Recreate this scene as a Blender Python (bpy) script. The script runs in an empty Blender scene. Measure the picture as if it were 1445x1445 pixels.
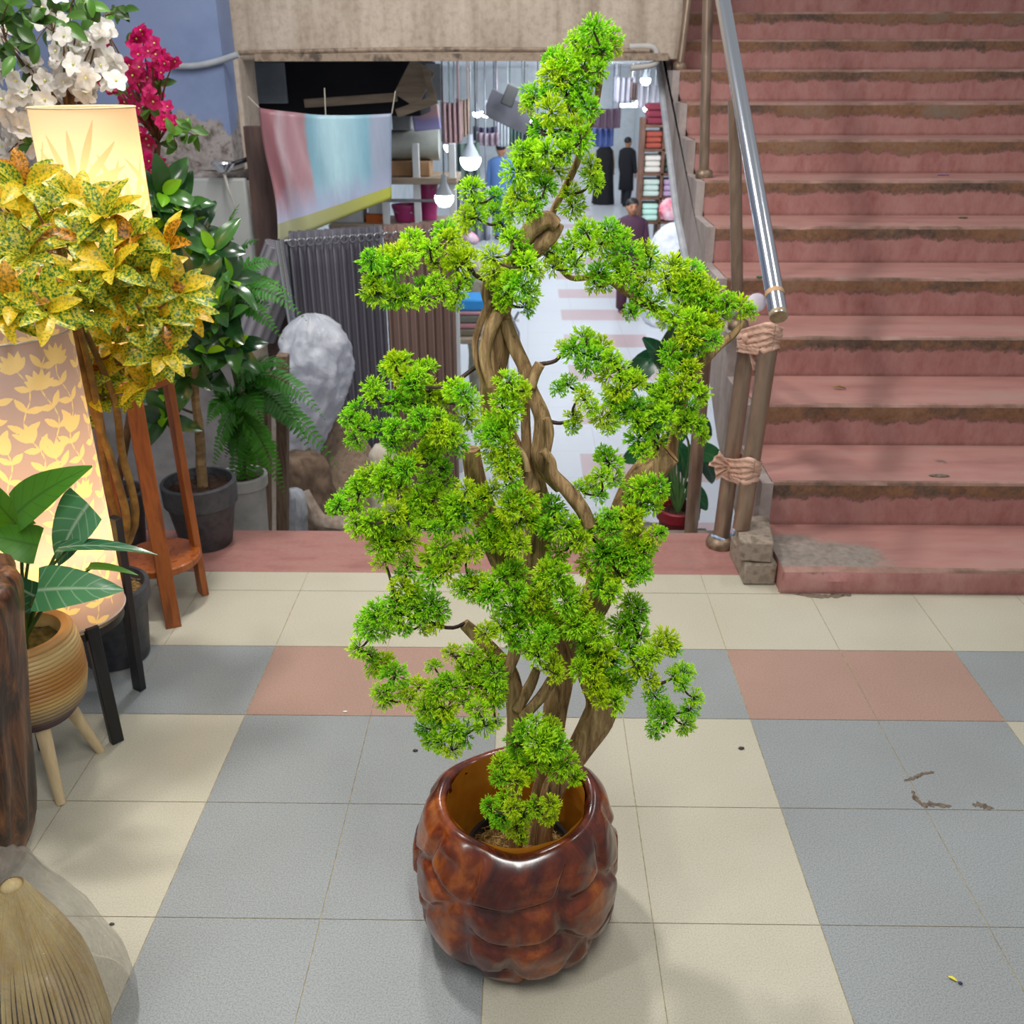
import bpy, math, random
import numpy as np
from mathutils import Vector, Matrix, noise as mnoise
rnd = random.Random(7)
SC = bpy.context.scene
COL = SC.collection
# ------------------------------------------------------------------ camera
FPX, PIT, YAW, ROLL, CH = 1343.37, .4317348, .0168617, -.0016057, 1.406
_F = Vector((-math.sin(YAW)*math.cos(PIT), math.cos(YAW)*math.cos(PIT), -math.sin(PIT)))
_R = _F.cross(Vector((0, 0, 1))).normalized(); _U = _R.cross(_F)
_R, _U = (math.cos(ROLL)*_R+math.sin(ROLL)*_U), (-math.sin(ROLL)*_R+math.cos(ROLL)*_U)
CAM = Vector((0, 0, CH))
def ray(x, y): return _F+_R*((x-722.5)/FPX)-_U*((y-722.5)/FPX)
def P(x, y, Y):            # a point of the place seen at photo position x, y, at distance Y
    d = ray(x, y); return CAM+d*(Y/d.y)
def PZ(x, y, Z):
    d = ray(x, y); return CAM+d*((Z-CH)/d.z)
def PX(x, y, X):
    d = ray(x, y); return CAM+d*(X/d.x)
def mpp(p): return (Vector(p)-CAM).dot(_F)/FPX
cd = bpy.data.cameras.new('camera'); co = bpy.data.objects.new('camera', cd); COL.objects.link(co)
co.matrix_world = Matrix(((_R.x, _U.x, -_F.x, 0), (_R.y, _U.y, -_F.y, 0), (_R.z, _U.z, -_F.z, CH), (0, 0, 0, 1)))
cd.sensor_width = 36; cd.lens = FPX/1445*36; cd.clip_end = 200; cd.clip_start = .02
cd.dof.use_dof = True; cd.dof.focus_distance = 1.45; cd.dof.aperture_fstop = 10
SC.camera = co
SC.view_settings.view_transform = 'Standard'; SC.view_settings.look = 'None'
SC.view_settings.gamma = 1; SC.view_settings.use_curve_mapping = False
# ------------------------------------------------------------------ objects
def tag(o, label=None, cat=None, group=None, kind=None):
    if label: o['label'] = label
    if cat: o['category'] = cat
    if group: o['group'] = group
    if kind: o['kind'] = kind
    return o
def thing(name, label, cat, loc, group=None):
    o = bpy.data.objects.new(name, None); COL.objects.link(o); o.location = loc; o.empty_display_size = .05
    return tag(o, label, cat, group)
class MB:
    def __init__(s): s.V = []; s.F = []; s.M = []; s.UV = []; s.A = []; s.B = []; s.n = 0
    def add(s, V, F, mi=0, uv=None, a=None, b=None):
        V = np.asarray(V, float).reshape(-1, 3); k = len(V)
        s.V.append(V); n = s.n
        s.F.extend([tuple(int(i)+n for i in f) for f in F])
        s.M.extend([mi]*len(F) if isinstance(mi, int) else mi)
        s.UV.append(np.zeros((k, 2)) if uv is None else np.asarray(uv, float))
        s.A.append(np.zeros(k) if a is None else np.broadcast_to(np.asarray(a, float), (k,)))
        s.B.append(np.full(k, rnd.random() if b is None else b))
        s.n += k
        return s
    def box(s, c, size, rot=None, mi=0):
        hx, hy, hz = [q/2 for q in size]
        V = np.array([(x*hx, y*hy, z*hz) for x in (-1, 1) for y in (-1, 1) for z in (-1, 1)])
        if rot is not None: V = V@np.array(rot).T
        V = V+np.array(c)
        return s.add(V, [(0, 1, 3, 2), (4, 6, 7, 5), (0, 4, 5, 1), (2, 3, 7, 6), (0, 2, 6, 4), (1, 5, 7, 3)], mi)
    def bar(s, p, q, w, t, up=(0, 0, 1), mi=0):     # a plank from p to q
        p = Vector(p); q = Vector(q); d = (q-p); L = d.length; d = d.normalized()
        x = d.cross(Vector(up)).normalized(); y = x.cross(d)
        R = np.array([(x[i], d[i], y[i]) for i in range(3)])
        return s.box((p+q)/2, (w, L, t), R, mi)
    def tube(s, pts, rads, n=10, mi=0, res=0, rough=0, cap=True, seed=0, a=None):
        pts = [Vector(p) for p in pts]
        if not hasattr(rads, '__len__'): rads = [rads]*len(pts)
        if res and len(pts) > 2: pts, rads = spline(pts, rads, res)
        V = []; UV = []; up = None; k = len(pts); L = 0
        for i, p in enumerate(pts):
            t = (pts[min(i+1, k-1)]-pts[max(i-1, 0)])
            t = t.normalized() if t.length > 1e-9 else Vector((0, 0, 1))
            if up is None: up = t.orthogonal().normalized()
            up = (up-t*up.dot(t)); up = up.normalized() if up.length > 1e-6 else t.orthogonal().normalized()
            w = t.cross(up)
            if i: L += (p-pts[i-1]).length
            for j in range(n):
                an = 2*math.pi*j/n; r = rads[i]
                if rough:
                    r *= 1+rough*(mnoise.noise(Vector((math.cos(an)*2.2, math.sin(an)*2.2, L*14+seed*7.3)))+.5*math.sin(an*5+seed+L*20))
                V.append(p+(up*math.cos(an)+w*math.sin(an))*r); UV.append((j/n, L))
        F = [(i*n+j, i*n+(j+1) % n, (i+1)*n+(j+1) % n, (i+1)*n+j) for i in range(k-1) for j in range(n)]
        if cap: F.append(tuple(range(n))[::-1]); F.append(tuple(range((k-1)*n, k*n)))
        return s.add([tuple(v) for v in V], F, mi, UV, a)
    def lathe(s, prof, c=(0, 0, 0), n=32, mi=0, disp=None, rot=None, sx=1, sy=1, cap0=False, cap1=False):
        V = []; UV = []; k = len(prof)
        for i, (r, z) in enumerate(prof):
            for j in range(n):
                an = 2*math.pi*j/n
                rr = r+(disp(an, z, i) if disp else 0)
                V.append((rr*math.cos(an)*sx, rr*math.sin(an)*sy, z)); UV.append((j/n, i/(k-1)))
        F = [(i*n+j, i*n+(j+1) % n, (i+1)*n+(j+1) % n, (i+1)*n+j) for i in range(k-1) for j in range(n)]
        if cap0: F.append(tuple(range(n))[::-1])
        if cap1: F.append(tuple(range((k-1)*n, k*n)))
        V = np.array(V)
        if rot is not None: V = V@np.array(rot).T
        return s.add(V+np.array(c), F, mi, UV)
    def ell(s, c, r, n=16, m=10, mi=0, rot=None, disp=None, b=None):
        if not hasattr(r, '__len__'): r = (r, r, r)
        V = []; UV = []
        for i in range(m+1):
            ph = math.pi*i/m
            for j in range(n):
                an = 2*math.pi*j/n
                d = np.array((math.sin(ph)*math.cos(an), math.sin(ph)*math.sin(an), math.cos(ph)))
                k = 1+(disp(d) if disp else 0)
                V.append(d*k*np.array(r)); UV.append((j/n, i/m))
        F = [(i*n+j, (i+1)*n+j, (i+1)*n+(j+1) % n, i*n+(j+1) % n) for i in range(m) for j in range(n)]
        V = np.array(V)
        if rot is not None: V = V@np.array(rot).T
        return s.add(V+np.array(c), F, mi, UV, b=b)
    def prism(s, poly, ext, mi=0):                   # outline extruded along ext
        k = len(poly); P0 = np.array([tuple(p) for p in poly]); e = np.array(ext)
        F = [tuple(range(k))[::-1], tuple(range(k, 2*k))]+[(i, (i+1) % k, k+(i+1) % k, k+i) for i in range(k)]
        return s.add(np.vstack([P0, P0+e]), F, mi)
    def grid(s, fn, nu, nv, mi=0):
        V = []; UV = []
        for j in range(nv+1):
            for i in range(nu+1):
                V.append(tuple(fn(i/nu, j/nv))); UV.append((i/nu, j/nv))
        F = [(j*(nu+1)+i, j*(nu+1)+i+1, (j+1)*(nu+1)+i+1, (j+1)*(nu+1)+i) for j in range(nv) for i in range(nu)]
        return s.add(V, F, mi, UV)
    def leaf(s, base, d, nrm, L, W, droop=.3, fold=.15, shape=None, mi=0, n=6, b=None, wave=0, back=0):
        d = Vector(d).normalized(); nrm = Vector(nrm); side = d.cross(nrm)
        side = side.normalized() if side.length > 1e-5 else d.orthogonal().normalized()
        nrm = side.cross(d).normalized()
        V = []; UV = []; p = Vector(base)-d*back*L; ang = droop*.35
        b = rnd.random() if b is None else b
        for i in range(n+1):
            t = i/n
            w = W/2*(shape(t) if shape else math.sin(math.pi*min(1, (t*.94+.03))**.85)**.8)
            a_ = -droop*(t-.25)
            dd = d*math.cos(a_)+nrm*math.sin(a_)
            nn = nrm*math.cos(a_)-d*math.sin(a_)
            if i: p = p+dd*(L/n)
            wv = wave*W*math.sin(t*9+b*20)
            V += [p-side*w+nn*(w*fold*2+wv), p-side*w*.5+nn*w*fold*.8, p, p+side*w*.5+nn*w*fold*.8, p+side*w+nn*(w*fold*2-wv)]
            UV += [(0, t), (.25, t), (.5, t), (.75, t), (1, t)]
        F = [(i*5+j, i*5+j+1, i*5+j+6, i*5+j+5) for i in range(n) for j in range(4)]
        return s.add([tuple(v) for v in V], F, mi, UV, b=b)
    def build(s, name, mats, parent=None, loc=None, smooth=40, bevel=None, sub=0, solid=0, bseg=2):
        me = bpy.data.meshes.new(name)
        V = np.vstack(s.V)
        o0 = np.array(parent_loc(parent) if parent else (loc if loc is not None else (0, 0, 0)))
        me.from_pydata((V-o0).tolist(), [], s.F)
        mats = mats if isinstance(mats, (list, tuple)) else [mats]
        for m in mats: me.materials.append(m)
        if len(mats) > 1: me.polygons.foreach_set('material_index', np.array(s.M, dtype=np.int32))
        li = np.zeros(len(me.loops), dtype=np.int32); me.loops.foreach_get('vertex_index', li)
        uvl = me.uv_layers.new(name='UVMap'); UV = np.vstack(s.UV)
        uvl.data.foreach_set('uv', UV[li].ravel())
        for nm, arr in (('tip', s.A), ('rnd', s.B)):
            at = me.attributes.new(nm, 'FLOAT', 'POINT'); at.data.foreach_set('value', np.concatenate(arr))
        if smooth:
            me.polygons.foreach_set('use_smooth', np.ones(len(me.polygons), dtype=bool))
            if smooth < 180: me.set_sharp_from_angle(angle=math.radians(smooth))
        me.validate(); me.update()
        o = bpy.data.objects.new(name, me); COL.objects.link(o)
        if parent: o.parent = parent
        else: o.location = o0
        if bevel:
            b = o.modifiers.new('bevel', 'BEVEL'); b.width = bevel; b.segments = bseg; b.limit_method = 'ANGLE'; b.angle_limit = math.radians(35)
        if sub:
            b = o.modifiers.new('sub', 'SUBSURF'); b.levels = sub; b.render_levels = sub
        if solid:
            b = o.modifiers.new('solid', 'SOLIDIFY'); b.thickness = solid; b.offset = 0
        return o
def parent_loc(o):
    l = Vector(o.location)
    while o.parent: o = o.parent; l += Vector(o.location)
    return l
def spline(pts, rads, res):
    op, orr = [], []; k = len(pts)
    for i in range(k-1):
        p0, p1, p2, p3 = pts[max(i-1, 0)], pts[i], pts[i+1], pts[min(i+2, k-1)]
        for j in range(res):
            t = j/res; t2 = t*t; t3 = t2*t
            op.append(.5*((2*p1)+(p2-p0)*t+(2*p0-5*p1+4*p2-p3)*t2+(3*p1-p0-3*p2+p3)*t3)); orr.append(rads[i]*(1-t)+rads[i+1]*t)
    op.append(pts[-1]); orr.append(rads[-1]); return op, orr
def rotz(a): c, s = math.cos(a), math.sin(a); return np.array(((c, -s, 0), (s, c, 0), (0, 0, 1.)))
def rotx(a): c, s = math.cos(a), math.sin(a); return np.array(((1., 0, 0), (0, c, -s), (0, s, c)))
def roty(a): c, s = math.cos(a), math.sin(a); return np.array(((c, 0, s), (0, 1., 0), (-s, 0, c)))
def along(d):                                        # rotation taking +Z onto d
    return np.array(Vector((0, 0, 1)).rotation_difference(Vector(d).normalized()).to_matrix())
def copy_tree(o, loc, parent=None):
    c = o.copy(); COL.objects.link(c); c.parent = parent
    if parent is None: c.location = loc
    for ch in o.children: copy_tree(ch, None, c)
    return c
# ------------------------------------------------------------------ materials
def srgb(c):
    if isinstance(c, str): c = [int(c[i:i+2], 16) for i in (0, 2, 4)]
    return tuple((v/255/12.92 if v/255 <= .04045 else ((v/255+.055)/1.055)**2.4) for v in c)+(1,)
class NT:
    def __init__(s, name):
        s.m = bpy.data.materials.new(name); s.m.use_nodes = True; s.t = s.m.node_tree
        s.bsdf = s.t.nodes['Principled BSDF']; s.out = s.t.nodes['Material Output']
    def n(s, typ, **kw):
        nd = s.t.nodes.new(typ)
        for k, v in kw.items():
            if k.startswith('i_'):
                key = k[2:]; key = int(key) if key.isdigit() else key.replace('_', ' ')
                nd.inputs[key].default_value = v
            else: setattr(nd, k, v)
        return nd
    def l(s, a, b): s.t.links.new(a, b)
    def ramp(s, fac, stops, interp='LINEAR'):
        r = s.n('ShaderNodeValToRGB'); r.color_ramp.interpolation = interp
        e = r.color_ramp.elements
        while len(e) < len(stops): e.new(.5)
        for q, (p, c) in zip(e, stops): q.position = p; q.color = srgb(c) if isinstance(c, (str, list)) else c
        s.l(fac, r.inputs[0]); return r.outputs[0]
    def noise(s, scale, detail=4, rough=.55, stretch=None, vec='Object', dist=0):
        tc = s.n('ShaderNodeTexCoord'); v = tc.outputs[vec]
        if stretch:
            mp = s.n('ShaderNodeMapping'); mp.inputs['Scale'].default_value = stretch; s.l(v, mp.inputs[0]); v = mp.outputs[0]
        nz = s.n('ShaderNodeTexNoise'); nz.inputs['Scale'].default_value = scale; nz.inputs['Detail'].default_value = detail
        nz.inputs['Roughness'].default_value = rough; nz.inputs['Distortion'].default_value = dist
        s.l(v, nz.inputs['Vector']); return nz.outputs['Fac']
    def mix(s, fac, a, b, mode='MIX'):
        m = s.n('ShaderNodeMix', data_type='RGBA', blend_type=mode)
        for sk, v in ((m.inputs[0], fac), (m.inputs[6], a), (m.inputs[7], b)):
            if hasattr(v, 'links'): s.l(v, sk)
            elif isinstance(v, (int, float)): sk.default_value = v
            else: sk.default_value = srgb(v)
        return m.outputs[2]
    def math(s, op, a, b=0, c=0):
        m = s.n('ShaderNodeMath', operation=op)
        for i, v in enumerate((a, b, c)):
            if hasattr(v, 'links'): s.l(v, m.inputs[i])
            else: m.inputs[i].default_value = v
        return m.outputs[0]
    def attr(s, name): return s.n('ShaderNodeAttribute', attribute_name=name).outputs['Fac']
    def uv(s):
        tc = s.n('ShaderNodeTexCoord'); sp = s.n('ShaderNodeSeparateXYZ'); s.l(tc.outputs['UV'], sp.inputs[0]); return sp.outputs[0], sp.outputs[1]
    def bump(s, h, strength=.3, dist=.01):
        b = s.n('ShaderNodeBump'); b.inputs['Strength'].default_value = strength; b.inputs['Distance'].default_value = dist
        s.l(h, b.inputs['Height']); s.l(b.outputs[0], s.bsdf.inputs['Normal'])
    def base(s, c):
        if hasattr(c, 'links'): s.l(c, s.bsdf.inputs['Base Color'])
        else: s.bsdf.inputs['Base Color'].default_value = srgb(c)
    def set(s, **kw):
        for k, v in kw.items(): s.bsdf.inputs[k.replace('_', ' ')].default_value = v
        return s
    def translucent(s, col, fac=.3):
        tr = s.n('ShaderNodeBsdfTranslucent'); mx = s.n('ShaderNodeMixShader'); mx.inputs[0].default_value = fac
        if hasattr(col, 'links'): s.l(col, tr.inputs[0])
        else: tr.inputs[0].default_value = srgb(col)
        s.l(s.bsdf.outputs[0], mx.inputs[1]); s.l(tr.outputs[0], mx.inputs[2]); s.l(mx.outputs[0], s.out.inputs[0])
def M(name, c1, c2=None, scale=20, rough=.6, metal=0, bump=0, stretch=None, detail=4, c3=None, lo=.35, hi=.65, bscale=None, bd=.004, coat=0, spec=None, transl=0):
    t = NT(name); t.set(Roughness=rough, Metallic=metal)
    if coat: t.set(Coat_Weight=coat, Coat_Roughness=.12)
    if spec is not None: t.set(Specular_IOR_Level=spec)
    if c2:
        f = t.noise(scale, detail, stretch=stretch)
        c = t.ramp(f, [(lo, c1), (hi, c2)] if not c3 else [(lo, c1), ((lo+hi)/2, c2), (hi, c3)])
        t.base(c)
    else:
        c = c1; t.base(c1)
    if bump:
        f2 = t.noise(bscale or scale, detail, stretch=stretch); t.bump(f2, bump, bd)
    if transl: t.translucent(c, transl)
    return t.m
def emis(name, c, st):
    t = NT(name); t.set(Emission_Color=srgb(c), Emission_Strength=st); t.base(c); return t.m
# ------------------------------------------------------------------ the setting
TX, TY, TS = -.069285, 1.265392, .303677
def tile_mat(name, a, b, sp):
    t = NT(name); t.set(Roughness=.42, Specular_IOR_Level=.35)
    f = t.noise(340, 2, .6); g = t.noise(3.2, 5)
    c = t.ramp(f, [(.36, sp), (.5, a), (.7, b)])
    c = t.mix(.35, c, t.ramp(g, [(.35, (.82, .80, .76, 1)), (.6, (1, 1, 1, 1))]), 'MULTIPLY')
    t.base(c); return t.m
m_beige = tile_mat('tile_beige', 'bab5a3', 'c1bdac', 'aea896')
m_grey = tile_mat('tile_grey', '909596', '9da1a1', '7e8283')
m_pink = tile_mat('tile_terracotta', 'a6877a', 'ae9285', '96776a')
m_grout = M('grout', '8c8269', 'b5a884', 60, .9)
fl = MB(); YS = 2.5968
for j in range(-10, 5):
    for i in range(-14, 16):
        y0 = TY+j*TS; y1 = min(y0+TS, YS); x0 = TX+i*TS; x1 = x0+TS
        q = (i+3) % 4
        if j >= 3: mi = 0
        elif (j-2) % 4 == 0: mi = 2 if q in (1, 2) else 1
        else: mi = 1 if q in (1, 2) else 0
        g = .0009
        fl.add([(x0+g, y0+g, 0), (x1-g, y0+g, 0), (x1-g, y1-g, 0), (x0+g, y1-g, 0)], [(0, 1, 2, 3)], mi)
X0, X1, Y0 = TX-14*TS, TX+16*TS, TY-10*TS
fl.box(((X0+X1)/2, (Y0+YS)/2, -.0512), (X1-X0, YS-Y0, .1), mi=3)
tag(fl.build('floor', [m_beige, m_grey, m_pink, m_grout], smooth=0), kind='structure')
# red painted landing edge
def red_paint(name, a, b, c):
    t = NT(name); t.set(Roughness=.62)
    f = t.noise(7, 8, .65, stretch=(1, 3, 3)); g = t.noise(70, 4)
    col = t.ramp(f, [(.3, a), (.5, b), (.72, c)])
    t.base(t.mix(.25, col, t.ramp(g, [(.4, (.75, .72, .7, 1)), (.6, (1, 1, 1, 1))]), 'MULTIPLY')); t.bump(g, .15, .003); return t.m
m_strip = red_paint('red_paint_landing', '8e625b', '9f7069', '9a786f')
st = MB(); st.box((-1.05, (YS+2.892)/2, -.099), (3.6, 2.892-YS, .2))
tag(st.build('trim_1', m_strip, smooth=0, bevel=.004), kind='structure')
# stairs
def stair_mats():
    t = NT('stair_riser_paint'); t.set(Roughness=.7)
    u, v = t.uv(); f = t.noise(10, 10, .78, stretch=(1, 1, .45)); g = t.noise(2.2, 3); h = t.noise(45, 6, .75)
    pink = t.ramp(f, [(.28, '85504a'), (.42, '9c6862'), (.55, 'a87872'), (.72, 'b0857c')])
    brown = t.ramp(t.math('ADD', t.math('MULTIPLY', g, .55), t.math('MULTIPLY', h, .45)), [(.36, '3c2e27'), (.45, '5c473a'), (.54, '80583c'), (.66, '7a6a5c')])
    e = t.math('ADD', t.math('SUBTRACT', v, .63), t.math('ADD', t.math('MULTIPLY', t.math('SUBTRACT', f, .5), .75), t.math('MULTIPLY', t.math('SUBTRACT', g, .5), .45)))
    m = t.math('MULTIPLY', t.math('ADD', e, .03), 11); m2 = t.n('ShaderNodeClamp'); t.l(m, m2.inputs[0])
    low = t.n('ShaderNodeClamp'); t.l(t.math('MULTIPLY', t.math('SUBTRACT', .1, t.math('ADD', v, t.math('MULTIPLY', t.math('SUBTRACT', h, .5), .2))), 8), low.inputs[0])
    c = t.mix(m2.outputs[0], pink, brown); ed = t.n('ShaderNodeClamp'); t.l(t.math('SUBTRACT', 1, t.math('MULTIPLY', t.math('ABSOLUTE', t.math('ADD', e, .0)), 16)), ed.inputs[0]); c = t.mix(t.math('MULTIPLY', ed.outputs[0], t.ramp(h, [(.42, (.1, .1, .1, 1)), (.58, (.85, .85, .85, 1))])), c, '4a352b'); c = t.mix(t.math('MULTIPLY', low.outputs[0], .6), c, '5b4034')
    t.base(c); t.bump(h, .25, .004); a = t.m
    t = NT('stair_tread_paint'); t.set(Roughness=.55)
    f = t.noise(3.5, 8, .65, stretch=(.5, 2.2, 1)); h = t.noise(60, 4)
    c = t.ramp(f, [(.3, '8e665e'), (.45, 'a3736b'), (.58, 'a87d74'), (.75, '9c857b')])
    sp = t.noise(11, 3); c = t.mix(t.ramp(sp, [(.70, (0, 0, 0, 1)), (.75, (.8, .8, .8, 1))]), c, '5c5450')
    # bare concrete where the paint has broken off at the lowest corner
    tc = t.n('ShaderNodeTexCoord'); mp = t.n('ShaderNodeMapping'); mp.inputs['Location'].default_value = (-.80*2.6, -2.50*3.4, -.08*3)
    mp.inputs['Scale'].default_value = (2.6, 3.4, 3); t.l(tc.outputs['Object'], mp.inputs[0])
    ln = t.n('ShaderNodeVectorMath', operation='LENGTH'); t.l(mp.outputs[0], ln.inputs[0])
    q = t.math('ADD', ln.outputs['Value'], t.math('MULTIPLY', t.math('SUBTRACT', f, .5), 1.1))
    k = t.n('ShaderNodeClamp'); t.l(t.math('MULTIPLY', t.math('SUBTRACT', .78, q), 9), k.inputs[0])
    gr = t.ramp(h, [(.25, '776c63'), (.5, '8a7f76'), (.75, '988d84')])
    t.base(t.mix(k.outputs[0], c, gr)); t.bump(h, .15, .002); b = t.m
    t = NT('stair_nosing_worn'); t.set(Roughness=.7)
    f = t.noise(6, 7, .7); t.base(t.ramp(f, [(.3, '5e4a3e'), (.45, '8a6a5c'), (.6, 'a47e74'), (.75, '9c9086')])); c = t.m
    return [a, b, c]
SX0, SX1 = .778, 4.4
def step_z(k): return .082+.149*(k-1)
def step_y(k): return 2.483 if k == 1 else 2.79+(k-2)*.3315
s = MB(); NXS = 90; sr = random.Random(3)
for k in range(1, 15):
    yf = step_y(k); yb = step_y(k+1); z0 = 0 if k == 1 else step_z(k-1); z1 = step_z(k)
    x0 = .755 if k == 1 else SX0
    prof = [(yf, z0, 0), (yf, z0+(z1-z0)*.5, .5), (yf, z1-.012, .93), (yf+.003, z1-.003, .98), (yf+.012, z1, 1), (yb+.002, z1, 1.5)]
    V = []; UV = []
    for i in range(NXS+1):
        x = x0+(SX1-x0)*i/NXS
        w = mnoise.noise(Vector((x*5, k*3.1, 0)))*.5+mnoise.noise(Vector((x*17, k*3.1, 4)))*.5
        chip = max(0, w-.12)*.05
        if k == 1: chip += max(0, .022-.05*abs(x-.9))+ (.012 if 1.5 < x < 2.1 else 0)*max(0, .5+w)
        for (y, z, v) in prof:
            e = 1 if v in (.98, 1) else (.5 if v == .93 else 0)
            V.append((x, y+chip*e*1.3, z-chip*e*.5)); UV.append((x, v*(.55 if k == 1 and v < .95 else 1)))
    n = len(prof); F = []; MI = []
    for i in range(NXS):
        for j in range(n-1):
            F.append((i*n+j, (i+1)*n+j, (i+1)*n+j+1, i*n+j+1)); MI.append(0 if j < 2 else (2 if j < 4 else 1))
    s.add(V, F, MI, UV)
    lf = [(x0, y, z) for (y, z, v) in prof]+[(x0, yb, 0), ]
    if k > 1: lf[-1] = (x0, yb, z0-.05); lf.append((x0, yf, z0-.05))
    s.add(lf, [tuple(range(len(lf)))], 0, [(0, .8 if k > 1 else .3)]*len(lf))
tag(s.build('stairs', stair_mats(), smooth=30), kind='structure')
# plastered side of the flight
t = NT('stringer_plaster'); t.set(Roughness=.75)
f = t.noise(5, 7, .6, stretch=(1, 1, .35)); g = t.noise(40, 5)
t.base(t.mix(.3, t.ramp(f, [(.3, '7d706c'), (.5, 'a59995'), (.7, 'b5aaa8')]), t.ramp(g, [(.4, (.7, .66, .64, 1)), (.6, (1, 1, 1, 1))]), 'MULTIPLY')); t.bump(g, .2, .004); m_string = t.m
top = []
for k in range(2, 15):
    top += [(step_y(k)-.004, step_z(k-1)-.002 if k > 2 else .07), (step_y(k)-.004, step_z(k)-.004)]
top.append((step_y(15), step_z(14)-.004))
sof = [PX(x, y, .745) for x, y in ((932, 85), (946, 200), (958, 300), (975, 385), (988, 450), (999, 524), (1012, 620))]
so = [(p.y, p.z) for p in sof]
so = [(step_y(15), 2.2*0+so[0][1]+.62)]+so
poly = top+so+[(3.02, -.05), (2.80, -.05)]
sb = MB(); sb.prism([(.745, y, z) for y, z in poly], (.036, 0, 0))
tag(sb.build('wall_stringer', m_string, smooth=0), kind='structure')
m_trim = M('pale_edge_strip', 'aab0b8', 'c3c8cf', 12, .5)
tb = MB(); tb.tube([Vector(p)+Vector((-.012, 0, .0)) for p in sof[:4]], .018, 8)
tag(tb.build('trim_2', m_trim), kind='structure')
# steps going down to the market passage, and the two storage ledges beside them
m_conc = M('bare_concrete', '6d6661', '8b847c', 8, .85, bump=.3)
dn = MB(); LZ = -1.6
for k in range(1, 11):
    ya = 2.892+(k-1)*.33
    dn.box((.21, ya+.165, -.15*k-.1), (1.06, .33, .2))
dn.box((-1.35, 3.22, -.39), (2.06, .65, .1)); dn.box((-1.35, 4.05, -.88), (2.06, 1.05, .1))
tag(dn.build('floor_steps', m_conc, smooth=0), kind='structure')
# passage floor: white tiles with a runner of pink bars
t = NT('passage_floor_tiles'); t.set(Roughness=.3)
tc = t.n('ShaderNodeTexCoord'); sp = t.n('ShaderNodeSeparateXYZ'); t.l(tc.outputs['Object'], sp.inputs[0])
per = 1.39; fr = t.math('FRACT', t.math('DIVIDE', t.math('SUBTRACT', sp.outputs[1], 7.12+LZ*0), per))
a = t.math('LESS_THAN', fr, .45); b = t.math('GREATER_THAN', sp.outputs[0], .46); c_ = t.math('LESS_THAN', sp.outputs[0], 1.5)
msk = t.math('MULTIPLY', t.math('MULTIPLY', a, b), c_)
d1 = t.math('LESS_THAN', t.math('FRACT', t.math('DIVIDE', sp.outputs[1], .6)), .015); d2 = t.math('LESS_THAN', t.math('FRACT', t.math('DIVIDE', sp.outputs[0], .6)), .015)
gr = t.math('MULTIPLY', t.math('MAXIMUM', d1, d2), .35)
c = t.mix(msk, 'd3d5db', 'c6aeb0'); c = t.mix(gr, c, 'a2a2a6'); t.base(c); m_pf = t.m
pf = MB(); pf.box((.6, 20.6, LZ-.05), (6.4, 29.2, .1))
tag(pf.build('floor_passage', m_pf, smooth=0), kind='structure')
# walls
t = NT('stained_concrete'); t.set(Roughness=.85)
f = t.noise(2.6, 8, .62, stretch=(1, 1, .45)); g = t.noise(30, 6, .65); v = t.noise(5, 4, stretch=(1.6, 1, .12))
c = t.ramp(f, [(.3, 'a09284'), (.45, 'bcad9d'), (.6, 'c8baab'), (.75, 'd0c6ba')])
c = t.mix(.55, c, t.ramp(v, [(.36, (.55, .5, .45, 1)), (.52, (1, 1, 1, 1))]), 'MULTIPLY')
c = t.mix(.4, c, t.ramp(g, [(.36, (.55, .5, .46, 1)), (.55, (1, 1, 1, 1))]), 'MULTIPLY')
t.base(c); t.bump(g, .3, .006); m_wall = t.m
YB = 5.6
def XB(x, y): return P(x, y, YB)
pl = XB(356, 85); pr = .80
w = MB(); w.box(((pl.x-1.2+pr)/2, YB+.15, (pl.z+3.4)/2), (pr-pl.x+1.2, .3, 3.4-pl.z))
tag(w.build('wall_beam', m_wall, smooth=0, bevel=.006), kind='structure')
tr = MB(); z0 = XB(650, 74).z; z1 = XB(650, 88).z
tr.box(((pl.x+pr)/2-.02, YB-.03, (z0+z1)/2), (pr-pl.x-.1, .07, z0-z1-.012)); tr.tube([XB(340, 75)-Vector((0, .05, 0)), XB(600, 70)-Vector((0, .05, 0)), XB(915, 72)-Vector((0, .05, 0))], .012, 8, res=4)
tag(tr.build('trim_3', M('rusty_lintel_edge', '7c6a5a', 'a08c78', 14, .6, c3='55483e'), smooth=30), kind='structure')
xa = XB(331, 250).x; xb = XB(361, 250).x
w = MB(); w.box(((xa+xb)/2, YB+.06, (LZ+pl.z)/2+.01), (xb-xa, .34, pl.z-LZ))
tag(w.build('wall_pillar', m_wall, smooth=0, bevel=.008), kind='structure')
t = NT('blue_grey_wall_paint'); t.set(Roughness=.8)
f = t.noise(1.6, 6, .6); tc = t.n('ShaderNodeTexCoord'); sp = t.n('ShaderNodeSeparateXYZ'); t.l(tc.outputs['Object'], sp.inputs[0])
g = t.noise(22, 6, .65)
c = t.ramp(f, [(.3, '6b7b9e'), (.5, '7d8db2'), (.7, '8896b8')])
bare = t.ramp(g, [(.35, '5f554f'), (.45, '8d8480'), (.6, 'a29c9b'), (.7, '7d6a62')])
zz = P(290, 160, 5.3).z
k = t.n('ShaderNodeClamp'); t.l(t.math('MULTIPLY', t.math('SUBTRACT', t.math('ADD', zz, t.math('MULTIPLY', t.math('SUBTRACT', f, .5), .9)), sp.outputs[2]), 40), k.inputs[0])
t.base(t.mix(k.outputs[0], c, bare)); t.bump(g, .2, .004); m_blue = t.m
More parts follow.
